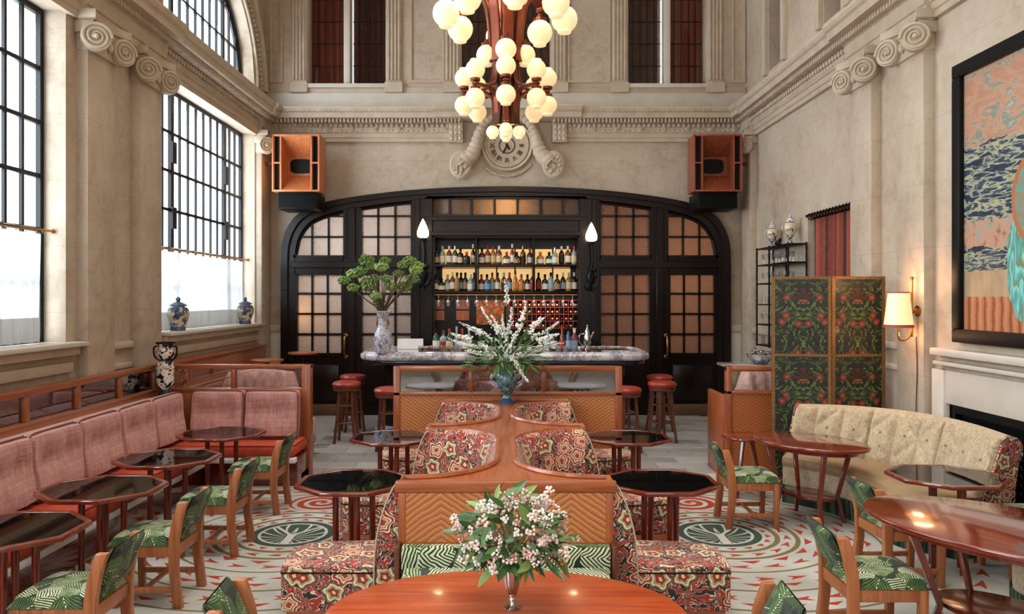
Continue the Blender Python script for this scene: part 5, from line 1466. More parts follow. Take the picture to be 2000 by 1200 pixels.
# the seats
CORD = plain('cream_cord', L(186, 168, 142), .8)
def booth(idx, s, N, y0, y1, w, label, na=.50):
    o = thing('corner_booth', label, 'booth', (s*.9, (y0+y1)/2, 0), 0, 'curved floral booth seats')
    xw = w
    nn = [(s*(x+.012), y) for x, y in N]
    out = [(xw, y0), (xw+.03, y0+na*.5), (xw-.02, y0+na-.06), (xw-.14, y0+na), (.80, y0+na+.02), (.60, y0+.66), (.54, (y0+y1)/2), (.60, y1-.62), (.80, y1-.46), (xw-.14, y1-.45), (xw-.02, y1-.40), (xw+.03, y1-.2), (xw, y1)]
    out = [(s*x, y) for x, y in out]
    for _ in range(2):
        ch_ = [out[0]]
        for a, b in zip(out, out[1:]): ch_ += [(a[0]*.75+b[0]*.25, a[1]*.75+b[1]*.25), (a[0]*.25+b[0]*.75, a[1]*.25+b[1]*.75)]
        out = ch_+[out[-1]]
    out = [(s*.70, y0)]+out+[(s*.70, y1)]
    poly = dedupe(nn[::-1]+[(s*.66, y0)]+out+[(s*.67, y1)])
    MB().prism(poly, .10, .375, 'z').build('seat', FLORAL, o, bevel=.035, seg=3, ang=50)
    cen = ((xw*.62)*s, (y0+y1)/2)
    base = [(x-.03*s if abs(x) > .7 else x, cen[1]+(y-cen[1])*.985) for x, y in poly]
    MB().prism(base, 0, .10, 'z').build('plinth', WOOD, o)
    # seam cord round the seat front
    co = [(x, y, .335) for x, y in out]
    MB().tube(co, .006, 5).build('seam_cord', BLACK, o, smooth=True)
    # padded curved back following the niche
    L_ = len(N)
    # inward normals
    def nrm(i):
        a = Vector(N[max(i-1, 0)]); b = Vector(N[min(i+1, L_-1)]); t = (b-a).normalized()
        return Vector((t.y, -t.x)) if True else None
    prof = [(.0, .36), (.13, .36), (.135, .45), (.115, .60), (.085, .76), (.05, .85), (.02, .885), (-.0, .87)]
    def f(u, v):
        i = u*(L_-1); k = min(int(i), L_-2); fr = i-k
        p = Vector(N[k])*(1-fr)+Vector(N[k+1])*fr; n_ = nrm(k)*(1-fr)+nrm(k+1)*fr
        if n_.length > 0: n_.normalize()
        j = v*(len(prof)-1); q = min(int(j), len(prof)-2); g_ = j-q
        d = prof[q][0]*(1-g_)+prof[q+1][0]*g_; z = prof[q][1]*(1-g_)+prof[q+1][1]*g_
        d *= 1+.05*sin(u*70)
        return (s*(p.x+n_.x*d), p.y+n_.y*d, z)
    MB().grid(f, 48, 14).build('backrest', FLORAL, o, smooth=True)
    for ya, yb in ((y0-.012, y0+.15), (y1-.13, y1+.004)):
        pr = [(.655, .05), (.80, .05), (.79, .45), (.765, .62), (.72, .77), (.67, .868), (.645, .868), (.645, .05)]
        MB().prism([(s*a, z) for a, z in pr], ya, yb, 'y').build('back_end', FLORAL, o, bevel=.018, seg=2)
        cc = [(s*a, ya-.003, z) for a, z in pr[1:7]]; MB().tube(smoothpath(cc, 4),   .0055, 5).build('edge_cord', CORD, o, smooth=True)
    return o
booth(1, -1, N1, 4.64, 6.60, 1.36, 'red floral curved booth seat nearest the camera on the window side of the divider')
booth(2, 1, N1, 4.64, 6.60, 1.36, 'red floral curved booth seat nearest the camera on the fireplace side of the divider')
booth(3, -1, N2, 6.66, 8.28, 1.30, 'red floral curved booth seat close to the bar on the window side of the divider', .30)
booth(4, 1, N2, 6.66, 8.28, 1.30, 'red floral curved booth seat close to the bar on the fireplace side of the divider', .30)
# leaf bench under the front panel
lb_ = thing('leaf_bench', 'palm leaf upholstered bench with dark end posts below the herringbone panel', 'bench', (0, 4.3, 0))
box('backrest', PALM_BENCH, lb_, -.62, .62, 4.51, 4.59, .36, .535, .02)
box('seat', PALM_BENCH, lb_, -.60, .60, 4.08, 4.52, .33, .42, .03)
for s in (-1, 1): box('end_post', STOOLWOOD, lb_, min(s*.625, s*.655), max(s*.625, s*.655), 4.50, 4.595, 0, .54, .006)
for s in (-1, 1): box('leg', STOOLWOOD, lb_, min(s*.56, s*.60), max(s*.56, s*.60), 4.10, 4.14, 0, .33, .004)
box('seat_rail', STOOLWOOD, lb_, -.60, .60, 4.10, 4.13, .27, .33)

# ------------------------------------------------------------------ mirrored screen behind the booths
bs = thing('bar_partition', 'low cherry wood partition with three mirror panes between the booths and the bar', 'partition', (0, 8.46, 0))
PX0, PX1, PY = -1.235, 1.275, 8.42
box('top_rail', WOOD, bs, PX0, PX1, PY, PY+.09, 1.19, 1.25, .008); box('lower_rail', WOOD, bs, PX0, PX1, PY-.005, PY+.09, .925, .965, .006)
for a, b in ((PX0, PX0+.075), (PX1-.075, PX1)): box('end_post', WOOD_Z, bs, a, b, PY-.005, PY+.095, 0, 1.25, .006)
ms = [PX0+.075, -.385, .415, PX1-.075]
for x in ms[1:3]: box('stile', WOOD_Z, bs, x-.022, x+.022, PY, PY+.08, .965, 1.19, .004)
for i in range(3): box('mirror_pane', MIRROR, bs, ms[i]+(.022 if i else 0), ms[i+1]-(.022 if i < 2 else 0), PY+.03, PY+.045, .965, 1.19)
box('veneer_panel', CHEV, bs, PX0+.075, PX1-.075, PY+.01, PY+.08, 0, .925)
# partition beside the folding screen
rp = thing('screen_partition', 'cherry wood partition with glazed upper pane behind the folding screen', 'partition', (2.9, 8.45, 0))
QX0, QX1 = 2.42, 4.0
box('top_rail', WOOD, rp, QX0, QX1, PY, PY+.09, 1.19, 1.25, .008); box('lower_rail', WOOD, rp, QX0, QX1, PY-.005, PY+.09, .94, .98, .006)
box('end_post', WOOD_Z, rp, QX0, QX0+.06, PY-.005, PY+.095, 0, 1.25, .006); box('end_post', WOOD_Z, rp, QX1-.06, QX1, PY-.005, PY+.095, 0, 1.25, .006)
box('clear_pane', GLASSWARE, rp, QX0+.06, QX1-.06, PY+.04, PY+.047, .98, 1.19)
box('veneer_panel', CHEV_DIM, rp, QX0+.06, QX1-.06, PY+.01, PY+.08, 0, .94)
box('return_panel', WOOD_Z, rp, QX0-.02, QX0+.03, PY+.095, PY+.72, 0, .92, .008)

# sofas behind the end screens
def roundsofa(x0, x1, y, label):
    o = thing('curved_sofa', label, 'sofa', ((x0+x1)/2, y, 0), 0, 'pale floral sofas behind the end screens')
    def f(u, v):
        x = x0+(x1-x0)*u; bow = .12*sin(pi*u); a = pi*v
        z0 = .42; h = (.66+.06*sin(pi*u))*min(1, (u*8)**.5, ((1-u)*8)**.5)
        return (x, y-bow*.5+.16*cos(a)*1.0+.02*sin(u*60), z0+h*sin(a)**.5)
    MB().grid(f, 40, 12).build('backrest', PINKFLORAL, o, smooth=True)
    box('seat', PINKFLORAL, o, x0+.05, x1, y+.05, y+.62, .12, .46, .05)
    box('plinth', WOOD, o, x0+.08, x1-.03, y+.1, y+.58, 0, .12)
roundsofa(-3.5, -2.45, 9.35, 'pale pink floral curved sofa seen through the glazed end screen of the banquette')
roundsofa(2.72, 3.95, 9.35, 'pale pink floral curved sofa seen through the partition beside the folding screen')
# small round pub tables behind
def pub(px, py, Y, r, label):
    p = P(px, py, Y); o = thing('pub_table', label, 'table', (p.x, Y, 0), 0, 'round tables by the bar doors')
    MB().prism([(p.x+r*cos(2*pi*i/28), Y+r*sin(2*pi*i/28)) for i in range(28)], p.z-.03, p.z, 'z').build('table_top', WOOD, o, bevel=.008, ang=60)
    MB().lathe([(.001, 0), (.18, 0), (.17, .03), (.03, .05), (.025, p.z-.03), (.001, p.z-.03)], (p.x, Y, 0), 14).build('pedestal', BLACKIRON, o, smooth=True)
pub(522, 702, 10.6, .22, 'round wooden pub table by the window wainscot, nearer one behind the end screen')
pub(592, 688, 11.6, .22, 'round wooden pub table beside the glazed door, behind the end screen')

# ------------------------------------------------------------------ bar stools
def stool(label):
    o = thing('bar_stool', label, 'stool', (0, 0, 0), 0, 'red leather bar stools')
    MB().lathe([(.001, .765), (.175, .765), (.195, .785), (.20, .81), (.185, .835), (.14, .85), (.001, .855)], n=28).build('seat', REDLEATHER, o, smooth=True, local=True)
    MB().lathe([(.001, .72), (.17, .72), (.185, .735), (.185, .768), (.001, .768)], n=28).build('seat_ring', STOOLWOOD, o, smooth=True, local=True)
    for k in range(4):
        a = pi/4+k*pi/2; MB().tube([(.12*cos(a), .12*sin(a), .73), (.15*cos(a), .15*sin(a), .35), (.20*cos(a), .20*sin(a), 0)], [.028, .026, .022], 4).build('leg', STOOLWOOD, o, local=True, bevel=.004, seg=1)
        b = a+pi/2
        for z, r in ((.28, .16), (.52, .138)):
            MB().tube([(r*cos(a), r*sin(a), z), (r*cos(b), r*sin(b), z)], .013, 6).build('rung', STOOLWOOD, o, smooth=True, local=True)
    return o
s0 = stool('red leather bar stool at the open window-side corner of the bar, nearer of two'); s0.location = (-2.20, 10.62, 0)
def stl(x, y, l): return dup(s0, (x, y, 0), .4, l)
stl(-2.30, 11.55, 'red leather bar stool at the window end of the bar, the one further back')
stl(-1.50, 9.90, 'red leather bar stool half hidden behind the window end of the mirrored partition')
stl(2.16, 10.62, 'red leather bar stool at the fireplace-side corner of the bar, standing nearer')
stl(2.30, 11.5, 'red leather bar stool in shadow at the fireplace end of the bar, further back')
stl(1.56, 9.95, 'red leather bar stool half hidden behind the fireplace end of the mirrored partition')

# ------------------------------------------------------------------ tufted sofas
def tufted_sofa(label, loc, rz, mirror=False):
    o = thing('tufted_sofa', label, 'sofa', loc, rz, 'tufted beige sofas')
    sg = -1 if mirror else 1
    B = smoothpath([(2.95, 7.72, 0), (3.35, 7.62, 0), (3.70, 7.35, 0), (3.90, 6.95, 0), (3.95, 6.5, 0), (3.88, 5.95, 0)], 10)
    F = smoothpath([(2.70, 7.50, 0), (2.92, 7.25, 0), (3.08, 6.90, 0), (3.13, 6.5, 0), (3.14, 6.15, 0), (3.42, 5.86, 0)], 10)
    ref = Vector((3.4, 6.8, 0))
    loc_ = lambda v: Vector((v.x-ref.x, sg*(v.y-ref.y), v.z))
    n = len(B)
    prof = [(.30, .40), (.27, .50), (.22, .62), (.17, .74), (.13, .84), (.08, .905), (.0, .935), (-.08, .915), (-.13, .86), (-.13, .78), (-.09, .70), (-.06, .5), (-.06, .1)]
    def pt(u, v):
        i = u*(n-1); k = min(int(i), n-2); fr = i-k
        b = B[k].lerp(B[k+1], fr); f = F[k].lerp(F[k+1], fr); d = (f-b).normalized()
        j = v*(len(prof)-1); q = min(int(j), len(prof)-2); g_ = j-q
        dd = prof[q][0]*(1-g_)+prof[q+1][0]*g_; z = prof[q][1]*(1-g_)+prof[q+1][1]*g_
        if v < .5:
            A = u*9; Bv = z*4.2
            quilt = abs(sin(pi*(A+Bv)*.5))*abs(sin(pi*(A-Bv)*.5))
            chan = abs(sin(pi*A))**.38
            dep = min(chan, .35+.65*quilt**.4) if z > .52 else chan
            dd += .085*(dep-.75)*min(1, (1-v*2)*3)
        return loc_(b+d*dd+Vector((0, 0, z)))
    MB().grid(pt, 150, 56).build('backrest', BEIGE, o, smooth=True, local=True)
    btn = MB().sphere((0, 0, 0), .014, 8, 5).mesh('button', plain('sofa_button', L(150, 122, 86), .8), smooth=True)
    for i in range(1, 9):
        for z, h in ((.56, .0), (.73, .5)):
            u = (i+h)/9
            if u > .97: continue
            # v where the profile reaches z
            v = (1+(z-.50)/.12)/12
            p = pt(u, v); b_ = bpy.data.objects.new('button', btn); C.objects.link(b_); b_.parent = o; b_.location = p
    def fl(u, z0, k=0.0):
        i = u*(n-1); kk = min(int(i), n-2); fr = i-kk
        return B[kk].lerp(B[kk+1], fr), F[kk].lerp(F[kk+1], fr)
    # seat cushion
    sp = [(0.12, .36), (1.0, .36), (1.03, .40), (1.0, .445), (.85, .465), (.12, .465)]
    def seat(u, v):
        b, f = fl(u, 0); j = v*(len(sp)-1); q = min(int(j), len(sp)-2); g_ = j-q
        t = sp[q][0]*(1-g_)+sp[q+1][0]*g_; z = sp[q][1]*(1-g_)+sp[q+1][1]*g_
        return loc_(b.lerp(f, t)+Vector((0, 0, z)))
    ends = lambda prof_fn, nv: None
    mb = MB().grid(seat, 60, 15)
    for u in (0, 1): mb.add([seat(u, j/15) for j in range(16)], [tuple(range(16))])
    mb.build('seat_cushion', BEIGEVELVET, o, smooth=True, local=True)
    def base(u, v):
        b, f = fl(u, 0); t = .05+.93*min(1, v*2) if v < .5 else .98; z = .36 if v <= .5 else .36-.2*(v-.5)*2
        return loc_(b.lerp(f, t)+Vector((0, 0, z)))
    mb = MB().grid(base, 60, 8)
    for u in (0, 1):
        b, f = fl(u, 0); mb.add([loc_(b.lerp(f, .05)+Vector((0, 0, .36))), loc_(b.lerp(f, .98)+Vector((0, 0, .36))), loc_(b.lerp(f, .98)+Vector((0, 0, .14))), loc_(b.lerp(f, .05)+Vector((0, 0, .14)))], [(0, 1, 2, 3)])
    mb.build('base', BEIGE, o, smooth=False, local=True)
    def frg(u, v):
        # down the end, round the front, up the other end
        b0, f0 = fl(0, 0); b1, f1 = fl(1, 0)
        if u < .12: p = b0.lerp(f0, .1+.88*u/.12); 
        elif u > .88: p = f1.lerp(b1, .02+.88*(u-.88)/.12)
        else: 
            b, f = fl((u-.12)/.76, 0); p = b.lerp(f, .99)
        w = .007*sin(u*900)
        d = Vector((p.x-3.55, p.y-6.7, 0)).normalized()
        return loc_(p+d*(w+.006*(1-v))+Vector((0, 0, .18-.176*v)))
    MB().grid(frg, 420, 3).build('fringe', FRINGE, o, smooth=True, local=True)
    # floral ends of the back
    for u in (0, 1):
        pts = [pt(u, j/24) for j in range(25)]; dirv = (B[0]-B[1]).normalized() if u == 0 else (B[-1]-B[-2]).normalized()
        dv = Vector((dirv.x, sg*dirv.y, 0))
        mb = MB(); m = len(pts); mb.add([p+dv*.004 for p in pts]+[p+dv*.03 for p in pts], [tuple(range(m)), tuple(range(2*m-1, m-1, -1))]+[(i, (i+1) % m, m+(i+1) % m, m+i) for i in range(m)])
        mb.build('floral_end', FLORAL, o, local=True)
    return o
tufted_sofa('curved beige sofa with tufted rolled back and green fringe between screen and fireplace', (3.4, 6.8, 0), 0)
tufted_sofa('beige fringed sofa mostly hidden under the largest oval table', (3.44, 4.2, 0), 0, True)

# ------------------------------------------------------------------ folding screen
fsn = thing('folding_screen', 'tall folding screen of dark green foliage panels with gilt studded edges', 'folding screen', (3.4, 8.0, 0))
GILT = plain('gilt_studded_border', L(132, 98, 58), .45, .5, var=.4, sc=90)
YS0 = 8.06
pts = [(2.80, 8.10), (3.38, 7.98), (3.97, 8.06)]
for i in range(2):
    a, b = Vector((*pts[i], 0)), Vector((*pts[i+1], 0)); d = (b-a); w = d.length; ang = atan2(d.y, d.x)
    m = Matrix.Translation(a) @ Matrix.Rotation(ang, 4, 'Z')
    lf = MB().box(.0, w, -.012, .012, .03, 2.21, m).build('screen_leaf', SCREEN, fsn)
    for x0, x1 in ((0, .035), (w-.035, w)): MB().box(x0, x1, -.02, .018, .0, 2.225, m).build('gilt_border', GILT, lf)
    for z in (.03, .55, 1.385, 2.195): MB().box(.03, w-.03, -.02, .016, z-.0, z+.028, m).build('gilt_border', GILT, lf)
# ------------------------------------------------------------------ cafe curtains
ringm = MB().tube([(.0, .02*cos(a), .02*sin(a)) for a in [2*pi*i/10 for i in range(11)]], .003, 5, False).mesh('curtain_ring', BRASS, smooth=True)
for (y0, y1), lab in ((BAYS[0], 'sheer white cafe curtain across the far tall window behind two lidded jars'), (BAYS[1], 'sheer white cafe curtain across the near tall window, cut by the picture edge')):
    o = thing('cafe_curtain', lab, 'curtain', (-4.23, (y0+y1)/2, 1.6), 0, 'sheer cafe curtains')
    y1c = y1-.14
    def f(u, v):
        y = y0+.03+(y1c-y0-.03)*u; fold = .032*sin(u*150)+.018*sin(u*61+1)
        return (-4.235+fold*(.35+.65*(1-abs(v-.0)))-.02, y, 1.60+.985*v)
    MB().grid(f, 380, 6).build('sheer_panel', SHEER, o, smooth=True)
    def f2(u, v):
        y = y0+.03+(y1c-y0-.03)*u; fold = .032*sin(u*150)+.018*sin(u*61+1)
        return (-4.228+fold-.02, y, 1.60+.22*v)
    MB().grid(f2, 380, 1).build('hem', SHEER, o, smooth=True)
    MB().tube([(-4.23, y0-.05, 2.62), (-4.23, y1-.03, 2.62)], .012, 8).sphere((-4.23, y1-.02, 2.62), .022, 8, 6).build('curtain_rod', BRASS, o, smooth=True)
    n = 26
    for i in range(n): piece('curtain_ring', ringm, o, (-4.23, y0+.06+(y1c-y0-.08)*i/(n-1), 2.605))

# lidded jars on the sill
def ginger(x, y, z, s, label, mat=BW, grp='lidded jars on the window sill'):
    o = thing('lidded_jar', label, 'jar', (x, y, z), 0.4, grp)
    b = MB().lathe([(.001, 0), (.085*s, 0), (.09*s, .03*s), (.085*s, .05*s), (.12*s, .14*s), (.138*s, .21*s), (.13*s, .26*s), (.10*s, .295*s), (.08*s, .30*s), (.08*s, .315*s), (.001, .315*s)], n=24).build('body', mat, o, smooth=True, local=True)
    MB().lathe([(.086*s, .0), (.0915*s, .0), (.0935*s, .03*s), (.088*s, .052*s), (.086*s, .05*s)], n=24).lathe([(.13*s, .258*s), (.1335*s, .26*s), (.105*s, .297*s), (.08*s, .302*s), (.08*s, .29*s)], n=24).build('blue_band', BWB, o, smooth=True, local=True)
    MB().lathe([(.001, .315*s), (.105*s, .315*s), (.11*s, .325*s), (.085*s, .345*s), (.04*s, .365*s), (.02*s, .375*s), (.026*s, .39*s), (.03*s, .405*s), (.02*s, .425*s), (.001, .435*s)], n=24).build('lid', BWB, o, smooth=True, local=True)
    return o
ginger(-4.13, 9.68, 1.587, .98, 'blue and cream lidded porcelain jar on the stone sill, nearer and larger looking')
ginger(-4.13, 12.17, 1.587, .98, 'blue and cream lidded porcelain jar at the far end of the stone sill')

# ------------------------------------------------------------------ wall rack with glasses
er = thing('wall_rack', 'black bamboo style wall rack holding rows of glasses behind the folding screen', 'shelf', (3.95, 11.1, 1.29))
EX0, EX1, EY0, EY1 = 3.84, 4.09, 10.45, 11.75
zs = [1.29, 1.60, 1.90, 2.21, 2.49, 2.74]
for x in (EX0, EX1):
    for y in (EY0, (EY0+EY1)/2+.1, EY1):
        if x == EX0 and abs(y-(EY0+EY1)/2) < .2 and False: continue
        pp = []
        mb = MB().tube([(x, y, 1.27), (x, y, 2.76)], .014, 8)
        for z in [1.35+.12*i for i in range(12)]: mb.lathe([(.014, 0), (.019, .008), (.014, .016)], (x, y, z), 8)
        mb.build('post', BLACK, er, smooth=True)
for z in zs: box('rack_shelf', BLACK, er, EX0-.01, EX1+.01, EY0-.01, EY1+.01, z-.012, z+.006, .004)
for z in zs[1:4:2]: MB().tube([(EX0, EY0, z), (EX0, EY1, z+.0)], .010, 6).build('rail', BLACK, er, smooth=True)
fl = MB().lathe([(.030, 0), (.030, .004), (.005, .012), (.005, .07), (.032, .10), (.036, .16), (.034, .16), (.001, .10)], n=10).mesh('stem_glass', GLASSWARE, smooth=True)
tall = MB().lathe([(.03, 0), (.033, .12), (.031, .12), (.028, .006), (.001, .006)], n=10).mesh('rack_glass', GLASSWARE, smooth=True)
cnt = 0
for zi, z in enumerate(zs[:5]):
    for i in range(9):
        cnt += 1
        if zi in (4,): 
            o = bpy.data.objects.new('wine_glass', fl); rz_ = 0; o.location = (3.90+.1*(i % 2), EY0+.1+i*.135, z+.007)
        else: 
            o = bpy.data.objects.new('wine_glass', fl if zi % 2 else tall); o.location = (3.90+.1*(i % 2), EY0+.1+i*.135, z+.007)
        C.objects.link(o); tag(o, 'clear glass on the black wall rack, %s shelf up, %s from the curtain end' % (ordinal(zi+1), ordinal(i+1)), 'glass', 'glasses on the wall rack, %s shelf' % ordinal(zi+1))
def urn(px, py, Y, h, label):
    x = 3.97; o = thing('lidded_urn', label, 'urn', (x, Y, 2.747), 0, 'painted urns on the wall rack'); s = h/.5
    MB().lathe([(.001, 0), (.075*s, 0), (.07*s, .02*s), (.03*s, .05*s), (.025*s, .09*s), (.05*s, .13*s), (.10*s, .22*s), (.11*s, .29*s), (.09*s, .34*s), (.05*s, .36*s), (.001, .36*s)], n=22).build('body', BW, o, smooth=True, local=True)
    MB().lathe([(.001, .36*s), (.07*s, .36*s), (.072*s, .37*s), (.05*s, .41*s), (.02*s, .44*s), (.022*s, .46*s), (.012*s, .49*s), (.001, .50*s)], n=22).build('lid', FAMROSE, o, smooth=True, local=True)
    for q in (-1, 1): MB().tube(smoothpath([(q*.08*s, 0, .32*s), (q*.135*s, 0, .31*s), (q*.13*s, 0, .24*s), (q*.10*s, 0, .21*s)]), .010*s, 6).build('handle', FAMROSE, o, smooth=True, local=True)
urn(1497, 430, 11.45, .40, 'smaller painted porcelain urn with lid on top of the black wall rack')
urn(1545, 418, 10.72, .43, 'taller painted porcelain urn with lid on top of the black wall rack')
ob = thing('bronze_figure', 'small dark figurine lying between the two urns on the wall rack', 'figurine', (3.95, 11.1, 2.747))
MB().sphere((3.95, 11.15, 2.79), .05, 10, 8, (.8, 1.8, .8)).sphere((3.93, 11.02, 2.83), .03, 8, 6).tube([(3.95, 11.2, 2.8), (3.94, 11.25, 2.9)], .012, 6).build('cast_body', BLACKIRON, ob, smooth=True)

# service counter with glossy objects beyond the partition
sv = thing('service_counter', 'marble topped service counter beside the wall behind the folding screen', 'counter', (3.5, 10.4, 0))
box('marble_top', MARBLE, sv, 2.95, 3.8, 10.1, 10.75, 1.06, 1.10, .01); box('body', DARKWOOD, sv, 3.0, 3.8, 10.15, 10.7, 0, 1.06)
sb = thing('silver_bowl', 'heap of silver bar tools and ice in a bowl on the service counter', 'bowl', (3.45, 10.4, 1.10))
mb = MB().lathe([(.001, 0), (.08, 0), (.16, .08), (.19, .14), (.18, .14), (.14, .08), (.001, .03)], (3.45, 10.4, 1.10), 20)
mb.build('bowl_wall', SILVER, sb, smooth=True)
mb = MB()
for i in range(40):
    a = random.uniform(0, 6.28); r = .15*sqrt(random.random()); mb.sphere((3.45+r*cos(a), 10.4+r*sin(a), 1.22+random.uniform(0, .10)*(1-r*4)), random.uniform(.02, .035), 6, 4)
stuff(mb.build('ice', SILVER, sb))

# ------------------------------------------------------------------ red portiere
pc = thing('red_curtain', 'rust red striped curtain hanging in the wall opening above the folding screen', 'curtain', (4.1, 9.8, 0))
def f(u, v):
    y = NY0+.03+(NY1-NY0-.06)*u
    return (4.20+.035*sin(u*60)*(1-.3*v)+.01*sin(u*27), y, .02+3.06*v)
MB().grid(f, 260, 8).build('cloth', REDCURT, pc, smooth=True)
MB().tube([(4.13, NY0-.06, 3.12), (4.13, NY1+.06, 3.12)], .022, 10).sphere((4.13, NY0-.07, 3.12), .04, 8, 6).build('pole', DARKWOOD, pc, smooth=True)
rg2 = MB().tube([(.045*cos(a), 0, .045*sin(a)) for a in [2*pi*i/12 for i in range(13)]], .007, 5, False).mesh('curtain_ring', DARKWOOD, smooth=True)
for i in range(14): piece('curtain_ring', rg2, pc, (4.14, NY0+.06+(NY1-NY0-.12)*i/13, 3.105))

# ------------------------------------------------------------------ framed painting
pt_ = thing('framed_painting', 'large black framed seascape painting with turquoise robed figure on the stone wall', 'painting', (4.05, 5.45, 2.9))
AY0, AY1, AZ0, AZ1 = 3.9, 6.95, 1.60, 4.09
mb = MB().box(4.03, 4.12, AY0, AY1, AZ0, AZ0+.12).box(4.03, 4.12, AY0, AY1, AZ1-.12, AZ1).box(4.03, 4.12, AY0, AY0+.12, AZ0+.12, AZ1-.12).box(4.03, 4.12, AY1-.12, AY1, AZ0+.12, AZ1-.12)
mb.build('frame', BLACK, pt_, bevel=.01)
MB().box(4.075, 4.10, AY0+.1, AY1-.1, AZ0+.1, AZ1-.1).build('canvas', CANVAS, None).parent = None
cv = bpy.data.objects['canvas']; cv.parent = pt_; cv.matrix_basis = WM(pt_).inverted()

# ------------------------------------------------------------------ swing arm wall lamp
LP = P(1750, 605, 7.5)
wlp = thing('swing_arm_lamp', 'brass wall lamp with glowing pleated cream shade beside the folding screen', 'wall lamp', (4.0, 7.53, 1.9))
LX, LY, LZ = 3.815, 7.46, 1.885
MB().lathe([(.135, -.17), (.095, .17)], (LX, LY, LZ), 32).build('lamp_shade', SHADE, wlp, smooth=True).data.polygons[0]
MB().lathe([(.134, -.172), (.137, -.172), (.135, -.145), (.133, -.145)], (LX, LY, LZ), 32).lathe([(.094, .160), (.097, .160), (.097, .172), (.094, .172)], (LX, LY, LZ), 32).build('shade_trim', plain('red_shade_trim', L(170, 70, 50), .6), wlp, smooth=True)
mb = MB().tube([(3.95, 7.47, 1.62), (3.95, 7.47, 2.17)], .011, 8).sphere((3.95, 7.47, 2.19), .02, 8, 6)
mb.tube(smoothpath([(LX, LY, LZ-.14), (LX, LY, LZ-.27), (LX+.04, LY, LZ-.30), (3.92, 7.47, LZ-.27), (3.95, 7.47, LZ-.20)]), .009, 8)
mb.build('brass_arm', BRASS, wlp, smooth=True)
MB().lathe([(.001, 0), (.05, 0), (.055, .012), (.03, .02), (.02, .06), (.001, .06)], (4.012, 7.47, 1.87), 18, Matrix.Rotation(-pi/2, 3, 'Y')).build('wall_plate', BRASS, wlp, smooth=True)
MB().tube(smoothpath([(3.99, 7.47, 1.62), (4.0, 7.47, 1.3), (3.995, 7.48, .9), (4.0, 7.47, .45), (4.0, 7.47, .05)]), .005, 5).build('cord', BRONZE, wlp, smooth=True)
lamp('shade_bulb', (LX, LY-.01, LZ+.24), 5, (1, .52, .26), .09)
lamp('shade_bulb', (LX+.01, LY, LZ-.24), 2.5, (1, .52, .26), .05)

# ------------------------------------------------------------------ flowers
def leaf_mesh(l, w, mat, curl=.25, name='leaf'):
    vs = []; n = 5
    for i in range(n+1):
        t = i/n; hw = w*.5*sin(pi*min(.97, max(.03, t**.85))); z = -curl*l*t*t
        vs += [(l*t, -hw, z+.12*hw), (l*t, 0, z-.25*hw), (l*t, hw, z+.12*hw)]
    fs = []
    for i in range(n):
        for k in range(2): fs.append((i*3+k, i*3+k+1, i*3+k+4, i*3+k+3))
    return MB().add(vs, fs).mesh(name, mat, smooth=True)
def orient(p, d, roll, s):
    x = Vector(d).normalized(); up = Vector((0, 0, 1)) if abs(x.z) < .95 else Vector((0, 1, 0))
    y = up.cross(x).normalized(); z = x.cross(y)
    R = Matrix((x, y, z)).transposed().to_4x4()
    return Matrix.Translation(Vector(p)) @ R @ Matrix.Rotation(roll, 4, 'X') @ Matrix.Diagonal((s, s, s, 1))
rnd = random.Random(11)
def rdir(zlo=-.2, zhi=1):
    a = rnd.uniform(0, 2*pi); z = rnd.uniform(zlo, zhi); r = sqrt(max(0, 1-z*z)); return Vector((r*cos(a), r*sin(a), z))
# silver goblet and blossom bouquet on the oval table
gx, gy, gz = .026, 3.22, .70
gob = thing('silver_goblet', 'footed silver goblet vase standing on the orange oval table', 'vase', (gx, gy, gz))
MB().lathe([(.001, 0), (.036, 0), (.037, .005), (.012, .014), (.008, .028), (.013, .036), (.008, .045), (.022, .06), (.032, .10), (.040, .18), (.036, .18), (.028, .10), (.001, .07)], (gx, gy, gz), 24).build('body', SILVER, gob, smooth=True)
bq2 = thing('blossom_bouquet', 'loose bouquet of pink white blossom and glossy leaves in the silver goblet', 'flowers', (gx, gy, gz+.08))
LM = [leaf_mesh(.10, .040, LEAF), leaf_mesh(.085, .034, LEAF, .5), leaf_mesh(.07, .028, LEAF, .1)]
bm_ = MB()
for i in range(13):
    d = rdir(-1, 1); bm_.sphere(d*.024*rnd.uniform(.4, 1.1), .0062, 6, 4)
BLM = bm_.mesh('blossom', BLOSSOM, smooth=True)
cen = Vector((gx+.012, gy, gz+.285))
mb = MB()
def egg(d, k): return cen+Vector((d.x*.215*k, d.y*.20*k, d.z*(.20 if d.z > 0 else .16)*k))
for i in range(46):
    d = rdir(-.45, 1); e = egg(d, .92)
    mb.tube(smoothpath([(gx, gy, gz+.12), tuple(cen*.5+Vector((gx, gy, gz+.16))*.5+d*.03), tuple(e)], 4), .0022, 4)
mb.build('stem', STEMG, bq2, smooth=True)
for i in range(280):
    d = rdir(-.65, 1); k = rnd.uniform(.45, 1.0); p = egg(d, k)
    dd = (d+rdir(-1, .6)*.8).normalized()
    piece('leaf', LM[i % 3], bq2, None, matrix=orient(p, dd, rnd.uniform(-1.2, 1.2), rnd.uniform(.6, 1.15)))
for i in range(130):
    d = rdir(-.5, 1); p = egg(d, rnd.uniform(.75, 1.14))
    if i % 6 == 0: p += Vector((.05*(1 if d.x > 0 else -1), 0, .0))
    piece('blossom', BLM, bq2, None, matrix=orient(p, d, rnd.uniform(0, 6), rnd.uniform(.7, 1.15)))
